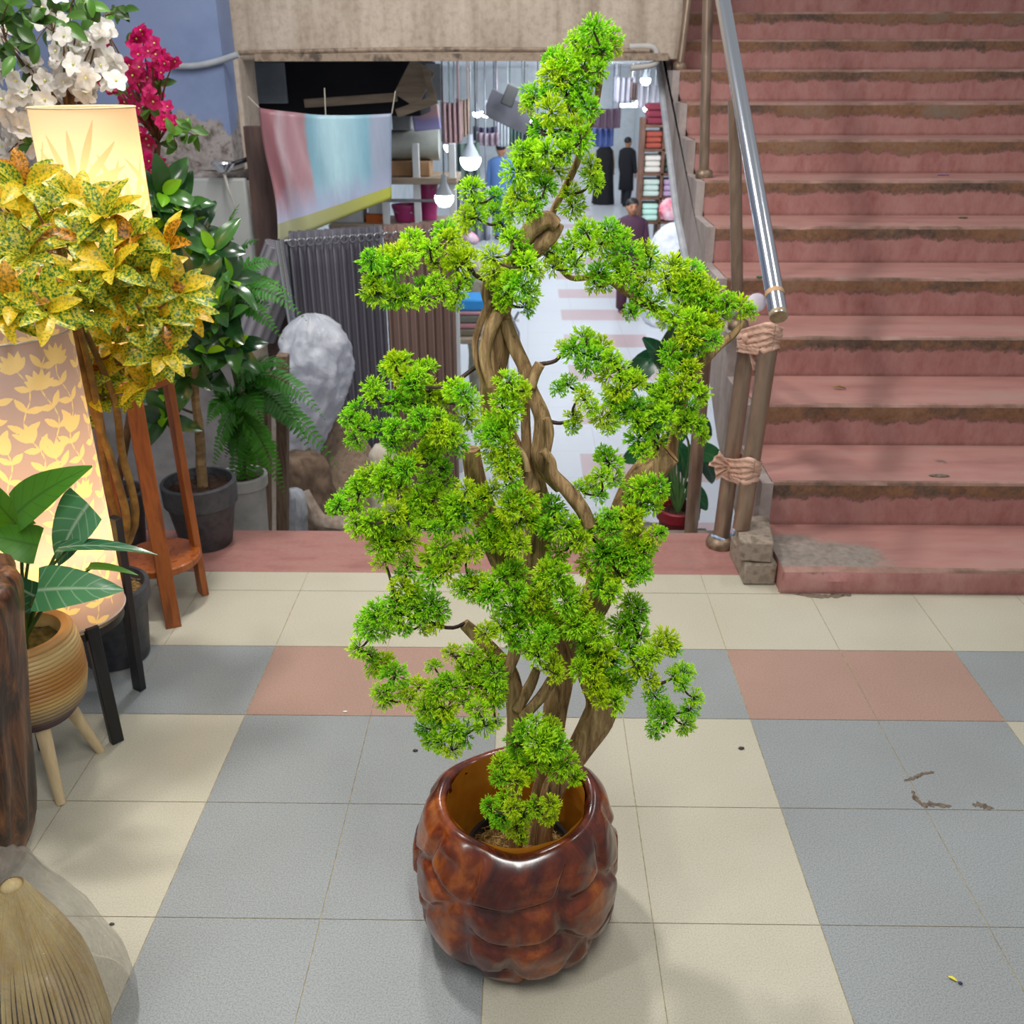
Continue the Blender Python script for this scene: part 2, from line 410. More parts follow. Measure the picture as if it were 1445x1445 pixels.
pb = P(332, 240, 5.3)
w = MB(); w.box((pb.x-1.5, 5.42, (pb.z+3.4)/2), (3, .24, 3.4-pb.z))
tag(w.build('wall_left', m_blue, smooth=0, loc=(0, 0, 0)), kind='structure')
w = MB(); w.box((pb.x-1.5, 5.65, (LZ+pb.z)/2), (3, .2, pb.z-LZ))
tag(w.build('wall_left_lower', M('dim_plaster', '6f6a6a', '8d8888', 6, .85, bump=.2), smooth=0), kind='structure')
lg = MB(); q0 = P(236, 238, 5.26); q1 = P(352, 246, 5.26)
lg.tube([q0, P(265, 247, 5.26), P(310, 250, 5.26), q1], .028, 8, res=5, rough=.25)
tag(lg.build('trim_4', M('crumbling_plaster_edge', '9a9492', '5b5350', 18, .9, bump=.5), smooth=60), kind='structure')
# passage shell
m_ceil = M('passage_ceiling', 'd2d8de', 'dee3e8', 2, .8)
w = MB(); w.box((-.94, 6.55, 1.62), (3.34, 1.3, .1)); w.box((.6, 21.25, 1.62), (6.4, 28.1, .1)); tag(w.build('ceiling', m_ceil, smooth=0), kind='structure')
m_pw = M('passage_wall', 'b4bcc2', 'c6ccd2', 3, .8)
w = MB(); w.box((3.65, 19.5, 0), (.1, 31, 3.3)); tag(w.build('wall_right', m_pw, smooth=0), kind='structure')
w = MB(); w.box((-2.6, 20.6, 0), (.1, 29.2, 3.3)); tag(w.build('wall_passage', m_pw, smooth=0), kind='structure')
w = MB(); w.box((.6, 35.2, 0), (6.6, .1, 3.3)); tag(w.build('wall_back', m_pw, smooth=0), kind='structure')
# ------------------------------------------------------------------ carved wooden planter
PY0 = 1.272
pc = P(729, 1300, PY0); PCX = pc.x
cells = []
cr = random.Random(11)
for row, (zz, cnt) in enumerate(((.03, 8), (.088, 9), (.155, 10), (.235, 10))):
    for q in range(cnt):
        cells.append(((q+row*.5+cr.uniform(-.34, .34))/cnt*2*math.pi, zz+cr.uniform(-.02, .02), cr.uniform(.75, 1.25), cr.uniform(-.5, .5)))
def cellbump(an, z):
    best = []
    for (ca, cz, sc, sh) in cells:
        da = (an-ca+math.pi) % (2*math.pi)-math.pi
        if abs(da) > 1.2: continue
        x = da*.17; y = z-cz; x2 = x+sh*y
        best.append((math.hypot(x2*1.0, y*1.15)/sc, sc))
    best.sort(); d1, d2 = best[0][0], best[1][0]
    e = min(1, (d2-d1)/.034); e = e*e*(3-2*e)
    return e*.0125*(.3+.6*best[0][1])+.005*mnoise.noise(Vector((math.cos(an)*2.5, math.sin(an)*2.5, z*13)))+.0015*mnoise.noise(Vector((an*7, z*45, 0)))
def prof_r(z):
    pts = [(0, .118), (.012, .135), (.05, .158), (.10, .168), (.15, .170), (.20, .165), (.25, .152), (.285, .143)]
    for (a, ra), (b, rb) in zip(pts, pts[1:]):
        if z <= b: return ra+(rb-ra)*(z-a)/(b-a)
    return pts[-1][1]
t = NT('lacquered_carved_wood'); t.set(Roughness=.24, Coat_Weight=.35, Coat_Roughness=.12, Specular_IOR_Level=.5)
f = t.noise(13, 7, .62, stretch=(1, 1, .8), dist=.5); g = t.noise(40, 6, .7, stretch=(1, 1, .3))
c = t.ramp(f, [(.3, '220c09'), (.42, '4c190e'), (.54, '74300f'), (.64, '9a5018'), (.76, 'a85c1e')])
c = t.mix(.35, c, t.ramp(g, [(.38, (.42, .32, .28, 1)), (.6, (1, 1, 1, 1))]), 'MULTIPLY'); t.base(c); t.bump(g, .10, .002); m_pot = t.m
t = NT('amber_planter_lining'); t.set(Roughness=.35)
f = t.noise(9, 6, .6); t.base(t.ramp(f, [(.3, 'a8641c'), (.5, 'd08a28'), (.7, 'e2a43a')])); m_pin = t.m
pt = thing('planter', 'carved dark red brown wooden planter with bulging pebble shaped facets, holding the bonsai tree', 'planter', (PCX, PY0, 0))
mb = MB()
prof = [(.05, .002), (prof_r(0), .002)]+[(prof_r(z), z) for z in np.linspace(.008, .262, 56)]
prof += [(prof_r(.270), .272), (.142, .281), (.136, .286), (.127, .287), (.119, .282), (.116, .272)]
def pdisp(an, z, i):
    if i < 2: return .0
    k = 1 if z < .262 else max(0, 1-(z-.262)/.02)
    rim = .004*mnoise.noise(Vector((math.cos(an)*2, math.sin(an)*2, 5)))
    return cellbump(an, z)*k+(0 if z < .26 else rim)
mb.lathe(prof, (PCX, PY0, 0), 180, disp=pdisp, cap0=True)
for V in mb.V:
    zz = V[:, 2]; a = np.arctan2(V[:, 1]-PY0, V[:, 0]-PCX)
    V[:, 2] = zz+(zz > .2)*(zz-.2)/.087*(.006*np.sin(2*a+1)+.004*np.sin(5*a))
o = mb.build('body', m_pot, pt, smooth=180)
mb = MB(); mb.lathe([(.1175, .284), (.117, .26), (.127, .2), (.128, .12), (.122, .05), (.11, .02), (.0, .02)], (PCX, PY0, 0), 64, disp=lambda a, z, i: .004*mnoise.noise(Vector((math.cos(a)*2.5, math.sin(a)*2.5, z*14))))
mb.build('lining', m_pin, pt, smooth=180)
# ------------------------------------------------------------------ bonsai tree
TY0 = PY0+.005
bt = thing('bonsai_tree', 'tall artificial bonsai with twisted brown trunks and lime green needle tufts in the planter', 'tree', (PCX, TY0, .02))
m_blk = M('black_plastic', '15161a', '25272c', 30, .4)
SZ = .15
mb = MB(); mb.lathe([(.075, .022), (.09, SZ+.005), (.094, SZ+.012), (.094, SZ+.018), (.088, SZ+.018), (.086, SZ+.004), (.07, .03)], (PCX+.004, TY0, 0), 48, cap0=True); mb.build('nursery_pot', m_blk, bt)
m_fib = M('coconut_fibre', '5e4522', '9a7a45', 90, .95, c3='c2a265', bump=.6)
mb = MB(); mb.lathe([(.0, SZ+.008), (.03, SZ+.006), (.06, SZ+.002), (.087, SZ-.004)], (PCX+.004, TY0, 0), 40, disp=lambda a, z, i: 0)
for V in mb.V: V[:, 2] += np.array([.006*mnoise.noise(Vector((v[0]*60, v[1]*60, 2))) for v in V])
fr_ = random.Random(5)
for q in range(420):
    a = fr_.uniform(0, 6.28); r = .083*math.sqrt(fr_.random()); c = Vector((PCX+.004+r*math.cos(a), TY0+r*math.sin(a), SZ+.006))
    b = fr_.uniform(0, 6.28); L = fr_.uniform(.01, .028); d = Vector((math.cos(b), math.sin(b), 0))*L
    mb.tube([c-d, c+Vector((d.y*.3, -d.x*.3, fr_.uniform(.002, .012))), c+d*.9], .0007, 3, cap=False)
mb.build('coconut_fibre', m_fib, bt)
t = NT('bonsai_bark'); t.set(Roughness=.85, Specular_IOR_Level=.2)
f = t.noise(34, 8, .72, stretch=(2.4, 2.4, .3), dist=.9); g = t.noise(5, 3)
c = t.ramp(f, [(.3, '3e2e20'), (.41, '846a4c'), (.53, 'b29268'), (.68, 'd2b688')])
t.base(t.mix(.4, c, t.ramp(g, [(.4, (.6, .5, .42, 1)), (.6, (1, 1, 1, 1))]), 'MULTIPLY')); t.bump(f, .7, .005); m_bark = t.m
m_cut = M('cut_end_wood', '9c6a38', 'b58550', 40, .8, stretch=(1, 1, .3))
def px_tube(mb, pts, dy=0, n=16, rough=.13, res=6, seed=0, mi=0):
    pp, rr = [], []
    for q in pts:
        p = P(q[0], q[1], TY0+dy+(q[3] if len(q) > 3 else 0)); pp.append(p); rr.append(q[2]*mpp(p))
    mb.tube(pp, rr, n, mi, res, rough, seed=seed); return pp
trunks = [
 ('trunk', [[(763,1200,11),(772,1150,14),(785,1106,16),(818,1058,18),(842,1016,22),(850,985,22),(838,955,20),(822,915,19),(816,885,19),(838,852,21),(856,806,24),(872,765,24),(884,725,24),(902,686,24),(922,660,22),(946,640,17)]], .0),
 ('trunk', [[(752,1198,16),(768,1110,16),(777,1050,15),(784,1000,17),(793,945,18),(786,905,18),(765,870,20),(735,826,22),(712,788,22),(692,745,20),(676,700,16),(668,660,14),(664,634,13)]], .03),
 ('trunk', [[(728,1204,10),(725,1130,10),(727,1060,12),(728,1000,13),(720,955,13),(702,927,11),(674,898,10),(655,880,8)], [(730,1000,9),(748,968,8),(757,945,6)], [(738,1012,7),(762,985,8),(778,960,8)], [(716,945,8),(726,920,9),(722,900,6)]], -.03),
 ('trunk', [[(770,880,17),(757,820,19),(760,760,19),(757,710,18),(750,668,14),(733,640,10),(712,598,9),(692,575,9)], [(741,560,6),(742,610,7),(745,650,8),(752,690,12)]], .01),
 ('trunk', [[(688,600,9),(689,570,11),(693,538,15),(699,499,19),(702,458,20),(697,428,15),(692,404,13),(715,382,12),(748,355,14),(776,332,13),(788,314,10)], [(737,342,11),(752,320,13),(772,309,12),(786,318,9)], [(692,424,4),(680,450,5),(670,485,4.5),(674,516,4),(686,545,4)], [(704,440,9),(690,470,9),(684,505,8),(694,545,7)]], .0),
 ('branch', [[(712,450,9),(726,488,11),(741,521,10),(749,552,10),(765,590,12),(765,621,13),(761,643,12),(772,668,9),(790,690,7)], [(749,545,8),(755,527,8),(762,514,8)], [(771,590,6),(776,612,6),(772,640,5)], [(765,635,6),(778,650,6),(781,668,8),(794,684,10),(810,702,11),(824,722,10),(832,742,9)]], -.02),
 ('branch', [[(722,612,5),(733,650,7),(741,680,7),(728,704,6)], [(709,590,4),(722,622,4),(738,640,4),(745,664,5)]], -.045),
 ('branch', [[(945,645,9),(955,600,7),(965,560,8),(985,520,8),(1010,492,7),(1035,472,5),(1050,452,3)]], .02),
 ('branch', [[(712,458,5),(740,350,5),(780,365,5),(806,392,4),(850,390,5),(885,412,6),(925,435,6),(965,455,5),(1010,450,4)]], .05),
 ('branch', [[(784,318,6),(780,300,5),(795,270,5),(812,235,5),(828,190,5),(842,140,5),(848,90,4),(845,50,3)]], .03),
]
ti = 0
for nm, lines, dy in trunks:
    mb = MB()
    for li, ln in enumerate(lines):
        ti += 1; px_tube(mb, ln, dy+(-.012*li), 18 if nm == 'trunk' else 12, .12, 6, ti)
    mb.build(nm, m_bark, bt, smooth=70)
mb = MB(); a = P(940, 648, TY0-.002); b = P(951, 636, TY0-.002)
ax = (P(946, 640, TY0)-P(922, 660, TY0)).normalized()
mb.lathe([(0, .0), (.016, .0)], P(947, 639, TY0), 20, rot=along(ax)); mb.build('cut_end', m_cut, bt)
# needle tufts
def tuft_template(seed):
    r = random.Random(seed); V = []; F = []; A = []
    def needle(p, d, L, w, t0, t1):
        d = d.normalized(); x = d.orthogonal().normalized(); y = d.cross(x); n = len(V); o = r.uniform(0, 2)
        V.append(tuple(p)); A.append(t0)
        for q in range(3):
            an = q*2.094+o; V.append(tuple(p+d*L*.6+(x*math.cos(an)+y*math.sin(an))*w)); A.append(t0*.4+t1*.6)
        V.append(tuple(p+d*L)); A.append(t1)
        F.extend([(n, n+2, n+1), (n, n+3, n+2), (n, n+1, n+3), (n+4, n+1, n+2), (n+4, n+2, n+3), (n+4, n+3, n+1)])
    NS = 30
    for s_ in range(NS):
        z = 1-1.35*(s_+.5)/NS; ph = s_*2.39996+r.uniform(-.3, .3); q = math.sqrt(max(0, 1-z*z))
        d = Vector((q*math.cos(ph), q*math.sin(ph), z)); L = r.uniform(.52, .74); end = d*L
        needle(Vector((0, 0, 0)), d, L*1.05, .03, 0, .4)
        for j in range(9):
            s0 = (.45, .6, .72, .82, .9, .96, 1, 1, 1)[j]
            e = d+Vector((r.gauss(0, .45), r.gauss(0, .45), r.gauss(0, .45)))*(1 if j < 8 else .2)
            needle(end*s0, e, r.uniform(.24, .42), .040, .15+.35*s0, .55+.45*s0)
    return np.array(V), F, np.array(A)
TT = [tuft_template(40+i) for i in range(5)]
# groups of tufts: (distance offset, [x, y, radius in photo pixels ...])
G = [
 (.0, 'V837,42,22 856,55,20 812,58,18 831,72,22 851,75,18 866,66,14'), (.0, '782,86,20 798,91,22 823,94,22 776,105,20 812,116,24 831,119,18 790,116,20 846,100,14'),
 (-.01, '754,138,20 773,133,18 798,141,22 823,138,20 779,161,22 806,163,22 831,155,18 745,150,14'), (-.02, '765,183,22 793,183,20 815,177,16 806,205,22 820,199,20 795,219,18'),
 (-.03, '770,213,22 737,216,20 754,216,20 729,246,22 746,243,20 762,249,20 784,235,20'), (-.03, '770,263,20 729,277,20 723,296,18 748,285,20 740,302,16 755,295,14'),
 (.01, '834,232,14 836,249,18 840,263,12 807,274,16 809,293,18'),
 (.04, '665,266,20 671,285,16 699,277,16 696,299,16 671,307,18 654,307,16 660,321,14 707,316,16 718,332,16'),
 (-.02, '629,327,20 638,338,18 580,338,20 591,349,16 607,352,18 646,357,20 660,363,16 615,372,16'), (-.05, '524,368,20 544,363,18 563,363,20 555,379,20 530,388,20 577,371,16 526,402,16'),
 (-.06, '529,416,20 554,422,18 573,419,18 598,422,18 598,402,14 615,397,14 626,416,16 545,405,14'), (-.01, '645,411,18 643,427,14 645,377,22 659,364,14 655,395,14'),
 (-.05, '693,364,18 695,383,20 701,397,14 723,336,18 737,355,18 745,375,20 728,372,16'), (-.05, '715,411,20 709,427,16 734,405,20 748,416,18 742,433,16 759,386,12 722,395,16'),
 (.0, '775,355,18 780,377,14 797,365,20 812,375,16 812,342,20 827,327,20 830,350,16'), (.03, '860,327,20 845,345,20 875,337,20 887,355,20 865,362,18 872,382,20 845,385,18 840,400,18 882,392,16 855,403,12'),
 (.05, '909,352,16 919,362,14 914,380,18 912,395,14 902,430,18 922,430,20 889,442,12 900,408,14'), (.04, '952,375,20 977,387,22 939,392,18 959,402,20 944,410,16 972,410,20 1001,410,20 985,400,16'),
 (.02, '979,422,20 997,430,20 1026,427,18 1046,434,18 1059,439,12 1014,444,20 952,449,18 939,454,14 960,430,16'), (.0, '977,452,20 1001,459,20 972,472,20 989,479,20 1009,479,14 959,492,20 979,492,18 944,502,18'),
 (-.02, '962,512,20 974,522,18 952,527,20 939,544,20 929,559,18 959,547,20 979,549,14 987,559,16 949,567,18'), (-.03, '914,577,20 939,587,20 894,577,20 879,582,16 919,601,20 899,596,18 899,621,20 924,621,18 908,640,14'),
 (.01, '969,592,16 984,599,16 989,616,14 959,604,14 975,575,14'), (-.04, '825,477,18 807,494,18 797,492,14 827,499,18 852,492,18 845,507,18 827,517,16 865,507,16 838,485,14'),
 (-.05, '857,529,20 875,524,18 894,537,18 904,539,12 872,552,20 865,564,18 847,592,18 859,599,18 880,560,16'), (-.06, '835,577,14 810,591,16 807,604,12 825,564,16 822,552,14 800,542,16 787,549,12'),
 (-.03, '859,652,20 849,670,18 834,687,18 819,690,14 847,700,14 867,677,16 852,640,14'), (-.06, '909,687,22 929,687,18 892,695,16 922,712,18 907,712,18 933,700,12'),
 (-.06, '872,730,18 894,732,18 857,730,14 839,737,14 834,755,18 864,750,18 850,745,14'), (-.07, '899,757,20 924,755,16 934,752,10 892,774,20 909,779,20 864,779,20 884,789,18 915,768,14'),
 (-.07, '899,802,20 909,809,16 874,812,22 849,829,20 864,837,16 847,784,20 829,799,20 888,815,16'), (-.08, '725,710,22 742,707,20 715,720,18 735,732,22 752,735,18 722,740,16'),
 (-.04, '777,715,20 782,730,20 775,745,20 799,745,20 812,747,16 819,764,18 807,767,16 785,779,16 790,790,12'), (-.07, '692,750,20 705,764,20 722,767,20 735,769,18 712,752,18 700,735,16'),
 (-.07, '770,812,20 792,812,20 785,827,20 800,829,16 765,825,18 778,800,16'), (-.08, '725,804,20 722,824,20 730,837,18 697,827,20 675,827,18 690,844,20 708,815,16'),
 (-.08, '717,857,20 742,857,20 765,859,20 730,870,18 755,845,16'), (-.07, '800,852,20 814,844,20 800,869,20 822,867,20 814,884,20 819,899,18 787,887,20'),
 (-.09, '685,894,18 705,884,20 725,887,22 745,884,20 767,884,20 747,906,20 727,906,18'), (-.09, '767,909,18 760,926,18 780,939,18 785,952,14 772,895,16 750,918,14'),
 (-.07, '839,882,20 844,899,20 852,919,20 832,919,20 817,944,18 834,951,20 852,941,20 864,934,20'), (-.07, '839,969,18 864,964,20 879,961,18 847,987,16 869,991,18 880,973,14 855,975,16'),
 (-.04, '889,852,18 902,859,16 894,874,20 877,884,20 884,894,18 902,897,18 872,911,18 892,916,18'), (-.05, '941,904,20 929,911,16 922,924,18 951,916,12 912,926,18 899,941,18 919,961,16 905,950,16'),
 (-.05, '964,949,18 951,956,14 962,965,14 980,985,14 973,1002,16 966,1023,18 948,1009,12'), (-.05, '923,980,18 934,1016,18 923,1030,14 940,1000,14 925,1000,14'),
 (-.10, '739,1030,18 757,1023,20 779,1030,20 732,1052,20 761,1052,22 786,1052,20 770,1040,18'), (-.10, '800,1074,18 811,1095,16 790,1088,16 754,1074,20 728,1077,20 775,1075,18'),
 (-.11, '707,1077,16 703,1099,14 732,1102,18 715,1090,14 745,1092,14'), (-.11, '689,1138,14 710,1128,16 707,1156,18 728,1167,18 736,1182,12 757,1138,16 779,1135,14 775,1153,14 739,1146,16 722,1140,14'),
 (-.04, '529,866,22 515,880,18 549,866,20 565,866,20 524,891,18 543,888,18 507,916,16 535,875,16'), (-.05, '585,857,20 609,849,20 621,863,18 615,880,16 593,882,18 571,885,16 600,866,16'),
 (-.06, '521,927,14 532,940,18 546,938,18 557,954,20 543,985,18 537,979,16 571,974,18 579,987,16 593,968,18'), (-.07, '637,921,16 665,924,18 676,940,20 654,943,18 692,932,18 698,954,20 681,962,16'),
 (-.07, '612,940,14 637,968,20 659,965,20 681,968,18 695,979,18 615,979,20 626,963,18 703,969,16'), (-.08, '604,993,18 599,1002,18 631,1002,20 653,991,18 624,1016,20 599,1027,18 612,1010,16'),
 (-.08, '624,1045,20 638,1059,14 606,1045,14 656,1038,18 682,1023,18 700,1020,12 674,1002,18 696,987,18 640,1030,18'), (-.03, '538,772,20 535,755,20 543,791,18 565,761,20 562,777,20 579,763,18 550,762,16'),
 (-.04, '571,810,16 568,827,18 585,830,18 560,846,18 582,841,18 575,795,14'), (-.05, '623,772,20 612,785,20 607,799,20 637,791,20 626,808,20 645,780,18 609,816,18'),
 (-.05, '659,772,18 668,783,14 676,766,18 665,824,20 648,830,16 670,838,18 690,835,16'), (-.05, '468,718,12 479,711,14 488,702,16 499,719,16 502,683,14 507,697,18 518,683,20 502,738,16 507,749,14'),
 (-.05, '524,672,20 540,675,20 557,669,20 543,691,20 565,686,18 551,655,16 571,664,18 582,653,18'), (-.04, '598,647,18 604,633,18 604,680,16 615,691,14 626,680,18 626,661,16 612,650,14'),
 (-.06, '524,738,18 538,733,18 532,750,16 560,722,18 579,713,18 576,730,18 557,741,18'), (-.06, '590,700,18 609,708,18 598,725,18 623,727,18 626,747,16 612,747,14 590,745,14'),
 (-.06, '637,711,18 651,708,18 659,691,16 648,725,20 659,733,18 637,738,18 681,702,18 695,694,18 670,715,16'), (.0, '557,510,18 549,519,16 571,508,16 571,533,18 579,544,18 560,525,14'),
 (.0, '568,563,18 557,569,18 579,569,16 601,519,18 593,530,18 609,552,18 604,569,16 590,550,14'), (-.03, '526,546,18 529,560,16 502,580,16 493,593,16 510,596,16 502,621,18 515,607,16'),
 (-.04, '540,607,18 557,605,16 554,618,16 571,618,14 554,629,14 585,605,16'), (-.03, '640,549,18 654,555,18 665,569,18 621,563,16 650,570,14 659,593,18'),
 (-.05, '593,591,20 604,607,18 618,588,16 632,599,16 623,613,18 640,613,18 648,627,18 626,624,16 615,632,16'), (-.08, '717,538,20 734,546,18 715,555,18 726,560,18 709,574,20 726,580,18 740,552,12'),
 (-.08, '698,593,20 715,599,18 690,607,16 701,616,20 681,616,16 695,632,20 712,635,18 708,605,16'), (-.09, '704,652,20 720,649,16 715,665,18 723,679,16 708,668,14 718,690,12'),
]
tr_ = random.Random(21)
m_twig = M('twig_bark', '2a1d16', '4a362a', 60, .8)
t = NT('lime_needles'); t.set(Roughness=.42, Specular_IOR_Level=.35)
tip = t.attr('tip'); rn = t.attr('rnd')
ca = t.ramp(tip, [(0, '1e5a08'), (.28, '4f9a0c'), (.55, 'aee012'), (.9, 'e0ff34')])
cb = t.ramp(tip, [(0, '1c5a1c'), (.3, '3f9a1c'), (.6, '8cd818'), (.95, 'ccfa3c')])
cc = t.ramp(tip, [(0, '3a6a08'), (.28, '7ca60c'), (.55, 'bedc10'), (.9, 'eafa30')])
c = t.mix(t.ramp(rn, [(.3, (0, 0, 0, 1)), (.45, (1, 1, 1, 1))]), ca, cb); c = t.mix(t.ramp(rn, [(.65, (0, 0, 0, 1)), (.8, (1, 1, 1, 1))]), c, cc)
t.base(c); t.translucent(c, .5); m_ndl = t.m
# points on the trunks that the twigs start from
anch = []; done = []
for nm, lines, dy in trunks:
    for ln in lines:
        pp = [P(q[0], q[1], TY0+dy) for q in ln]
        ps, _ = spline(pp, [0]*len(pp), 4); anch += ps
for gi, (dy, txt) in enumerate(G):
    pts = []
    for q in txt.strip('V').split():
        x, y, r = [float(k) for k in q.split(',')]
        p = P(x, y, TY0+dy+tr_.uniform(-.035, .03)); pts.append((p, r*mpp(p)))
    # twigs: shortest tree from the nearest trunk point through the tufts
    best = min([((a-p).length, i, a) for i, (p, r) in enumerate(pts) for a in anch]+[((a-p).length*1.5, i, a) for i, (p, r) in enumerate(pts) for a in done], key=lambda q: q[0])
    done += [p for p, r in pts]
    conn = [(best[2], 0)]; left = list(range(len(pts))); par = {}
    while left:
        d, i, q = min((((c[0]-pts[i][0]).length), i, k) for i in left for k, c in enumerate(conn))
        par[i] = conn[q][0]; conn.append((pts[i][0], 0)); left.remove(i)
    tw = MB(); fo = MB()
    for i, (p, r) in enumerate(pts):
        a = par[i]; L = (p-a).length; mid = (a+p)/2+Vector((tr_.gauss(0, .1), tr_.gauss(0, .1), -.12))*L
        rr = .0036 if (a-best[2]).length < 1e-6 else .0022
        tw.tube([a, mid, p], [rr, rr*.8, .0014], 6, res=4, cap=False)
        d = (p-a).normalized()*.6+Vector((0, -.35, .45))
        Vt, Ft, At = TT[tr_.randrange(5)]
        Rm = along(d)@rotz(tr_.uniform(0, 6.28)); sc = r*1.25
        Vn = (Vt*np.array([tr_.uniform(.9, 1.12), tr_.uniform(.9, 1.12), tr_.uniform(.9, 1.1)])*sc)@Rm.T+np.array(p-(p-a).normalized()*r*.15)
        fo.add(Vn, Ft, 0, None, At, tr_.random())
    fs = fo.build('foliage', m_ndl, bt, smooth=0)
    w = tw.build('twig', m_twig, fs)
# ------------------------------------------------------------------ lamps on plank stands
m_orange = M('honey_wood', '7e3f14', 'a85a1e', 14, .4, stretch=(4, 4, .5), detail=6, c3='8f4a18', coat=.2)
m_black = M('black_stained_wood', '121113', '201f22', 20, .45, stretch=(4, 4, .5))
def shade_mat(name, base, print_, dens, warm, warm2):
    t = NT(name); t.set(Roughness=.9, Specular_IOR_Level=.1)
    k = t.ramp(t.attr('tip'), [(.3, (0, 0, 0, 1)), (.7, (1, 1, 1, 1))]); g = t.noise(400, 2)
    c = t.mix(.2, t.mix(k, base, print_), t.ramp(g, [(.4, (.8, .8, .8, 1)), (.6, (1, 1, 1, 1))]), 'MULTIPLY')
    t.base(c); t.translucent(t.mix(k, warm, warm2), dens); return t.m
def lamp(name, label, c, sz0, sz1, rad, feet, mw, shade_mats, motif, watt, bulbs=((.28, 1), (.7, 1))):
    root = thing(name, label, 'lamp', (c[0], c[1], 0))
    cx, cy = c; hh = (sz1-sz0)
    for fx, fy, _ in feet:
        d = Vector((fx-cx, fy-cy, 0)); n = d.normalized()
        mb = MB(); p = Vector((fx, fy, 0)); q = Vector((cx, cy, 0))+n*(d.length*.93)+Vector((0, 0, sz0+.005))
        w, th = (.042 if sz0 > .5 else .028), .02
        if sz0 < .5 and (Vector((fx, fy, 0))-Vector(feet[1])).length < 1e-4: q = P(162, 730, fy-.02)
        R = np.array([(-n.y, n.x, 0), (n.x, n.y, 0), (0, 0, 1)]).T
        mb.bar(p, q, w, th, up=(n.x, n.y, 0)); mb.build('leg', mw, root, bevel=.002, smooth=30)
    mb = MB(); mb.lathe([(0, sz0-.034), (rad-.012, sz0-.034), (rad-.006, sz0-.03), (rad-.006, sz0-.012), (0, sz0-.012)], (cx, cy, 0), 48); mb.build('top_plate', mw, root, smooth=30)
    zs = .12*sz0/.7+.02
    if sz0 > .5:
        mb = MB(); mb.lathe([(0, zs), (rad-.012, zs), (rad-.008, zs+.004), (rad-.008, zs+.02), (rad-.012, zs+.024), (0, zs+.024)], (cx, cy, 0), 48); mb.build('shelf', mw, root, smooth=30)
    n, m = 340, 240
    AN = np.linspace(-math.pi, math.pi, n, endpoint=False)[None, :]*np.ones((m+1, 1)); ZZ = np.linspace(sz0, sz1, m+1)[:, None]*np.ones((1, n)); MK = np.zeros((m+1, n))
    def mleaf(an, z, ang, L, W, mi=1, k=6):       # a leaf of the woven motif
        du = ((AN-an+math.pi) % (2*math.pi)-math.pi)*rad; dz = ZZ-z
        t_ = (du*math.cos(ang)+dz*math.sin(ang))/L; s_ = -du*math.sin(ang)+dz*math.cos(ang)
        hw = W/2*np.sin(math.pi*np.clip(.03+.94*t_, 0, 1)**.9)
        MK[:] = np.maximum(MK, np.where((t_ > 0) & (t_ < 1), np.clip(.5+(hw-np.abs(s_))/.0022, 0, 1), 0))
    motif(mleaf, sz0, hh)
    V = np.stack([cx+rad*np.cos(AN), cy+rad*np.sin(AN), ZZ], -1).reshape(-1, 3)
    F = [(i*n+j, i*n+(j+1) % n, (i+1)*n+(j+1) % n, (i+1)*n+j) for i in range(m) for j in range(n)]
    mb = MB(); mb.add(V, F, 0, np.stack([(AN+math.pi)/6.2832, (ZZ-sz0)/hh], -1).reshape(-1, 2), MK.ravel())
    o = mb.build('lamp_shade', shade_mats[0], root, smooth=180)
    for zz in (sz0+.002, sz1-.002):
        mb = MB(); mb.tube([(cx+rad*math.cos(q), cy+rad*math.sin(q), zz) for q in np.linspace(0, 6.2832, 65)], .0022, 8, cap=False); tag(mb.build('rim', shade_mats[1], root))
    mb = MB(); mb.lathe([(.0, sz0+.0), (.018, sz0), (.018, sz0+.06), (.012, sz0+.07)], (cx, cy, 0), 16); mb.build('bulb_holder', M('bulb_holder_white', 'd8d4cc'), root)
    for kz, kw in bulbs:
        ld = bpy.data.lights.new('lamp_bulb', 'POINT'); ld.energy = watt*kw; ld.color = (1, .74, .45); ld.shadow_soft_size = .035
        lo = bpy.data.objects.new('lamp_bulb', ld); COL.objects.link(lo); lo.location = (0, 0, sz0+hh*kz); lo.parent = root
    return root
def palm(ml, z0, hh):
    r = random.Random(4)
    for q in range(26):
        an = -math.pi+q*.76+r.uniform(-.12, .12); z = z0+hh*(q % 3+r.uniform(0, .5))*.29
        for k in range(7):
            ml(an+math.cos(math.pi/2+(k-3)*.4)*.15, z+.02, math.pi/2+(k-3)*.4+r.uniform(-.06, .06), r.uniform(.09, .16), .017)
def vine(ml, z0, hh):
    r = random.Random(9)
    for q in range(13):
        an = -math.pi+q*.49+r.uniform(-.05, .05); z = z0+r.uniform(-.02, .06); ang = math.pi/2; i = 0
        while z < z0+hh-.05:
            L = .022; ml(an, z, ang, L*1.15, .003, k=2)
            an += L*math.cos(ang)/.115; z += L*math.sin(ang); ang = math.pi/2+.5*math.sin(i*.9+q)
            if i % 2 == 0:
                for sd in (-1, 1): ml(an, z, ang+sd*1.0, r.uniform(.028, .038), .014)
            if i % 7 == 5:
                for k in range(4): ml(an, z, ang+(k-1.5)*.42, .04, .014)
            i += 1
m_shA = shade_mat('lamp_cloth_cream', 'e6d6bc', 'd0b894', .6, 'ffe6c0', 'e6c698'); m_shA2 = M('lamp_rim_cream', 'e0cda8')
m_shB = shade_mat('lamp_cloth_lilac', 'b9acb0', 'e2d29c', .5, 'c9b0a6', 'ffe8a4'); m_shB2 = M('lamp_rim_lilac', 'cfc2ba')
fa = PZ(245, 884, 0); fb = PZ(287, 837, 0)
lc = Vector((-1.042, 2.395, 0)); 
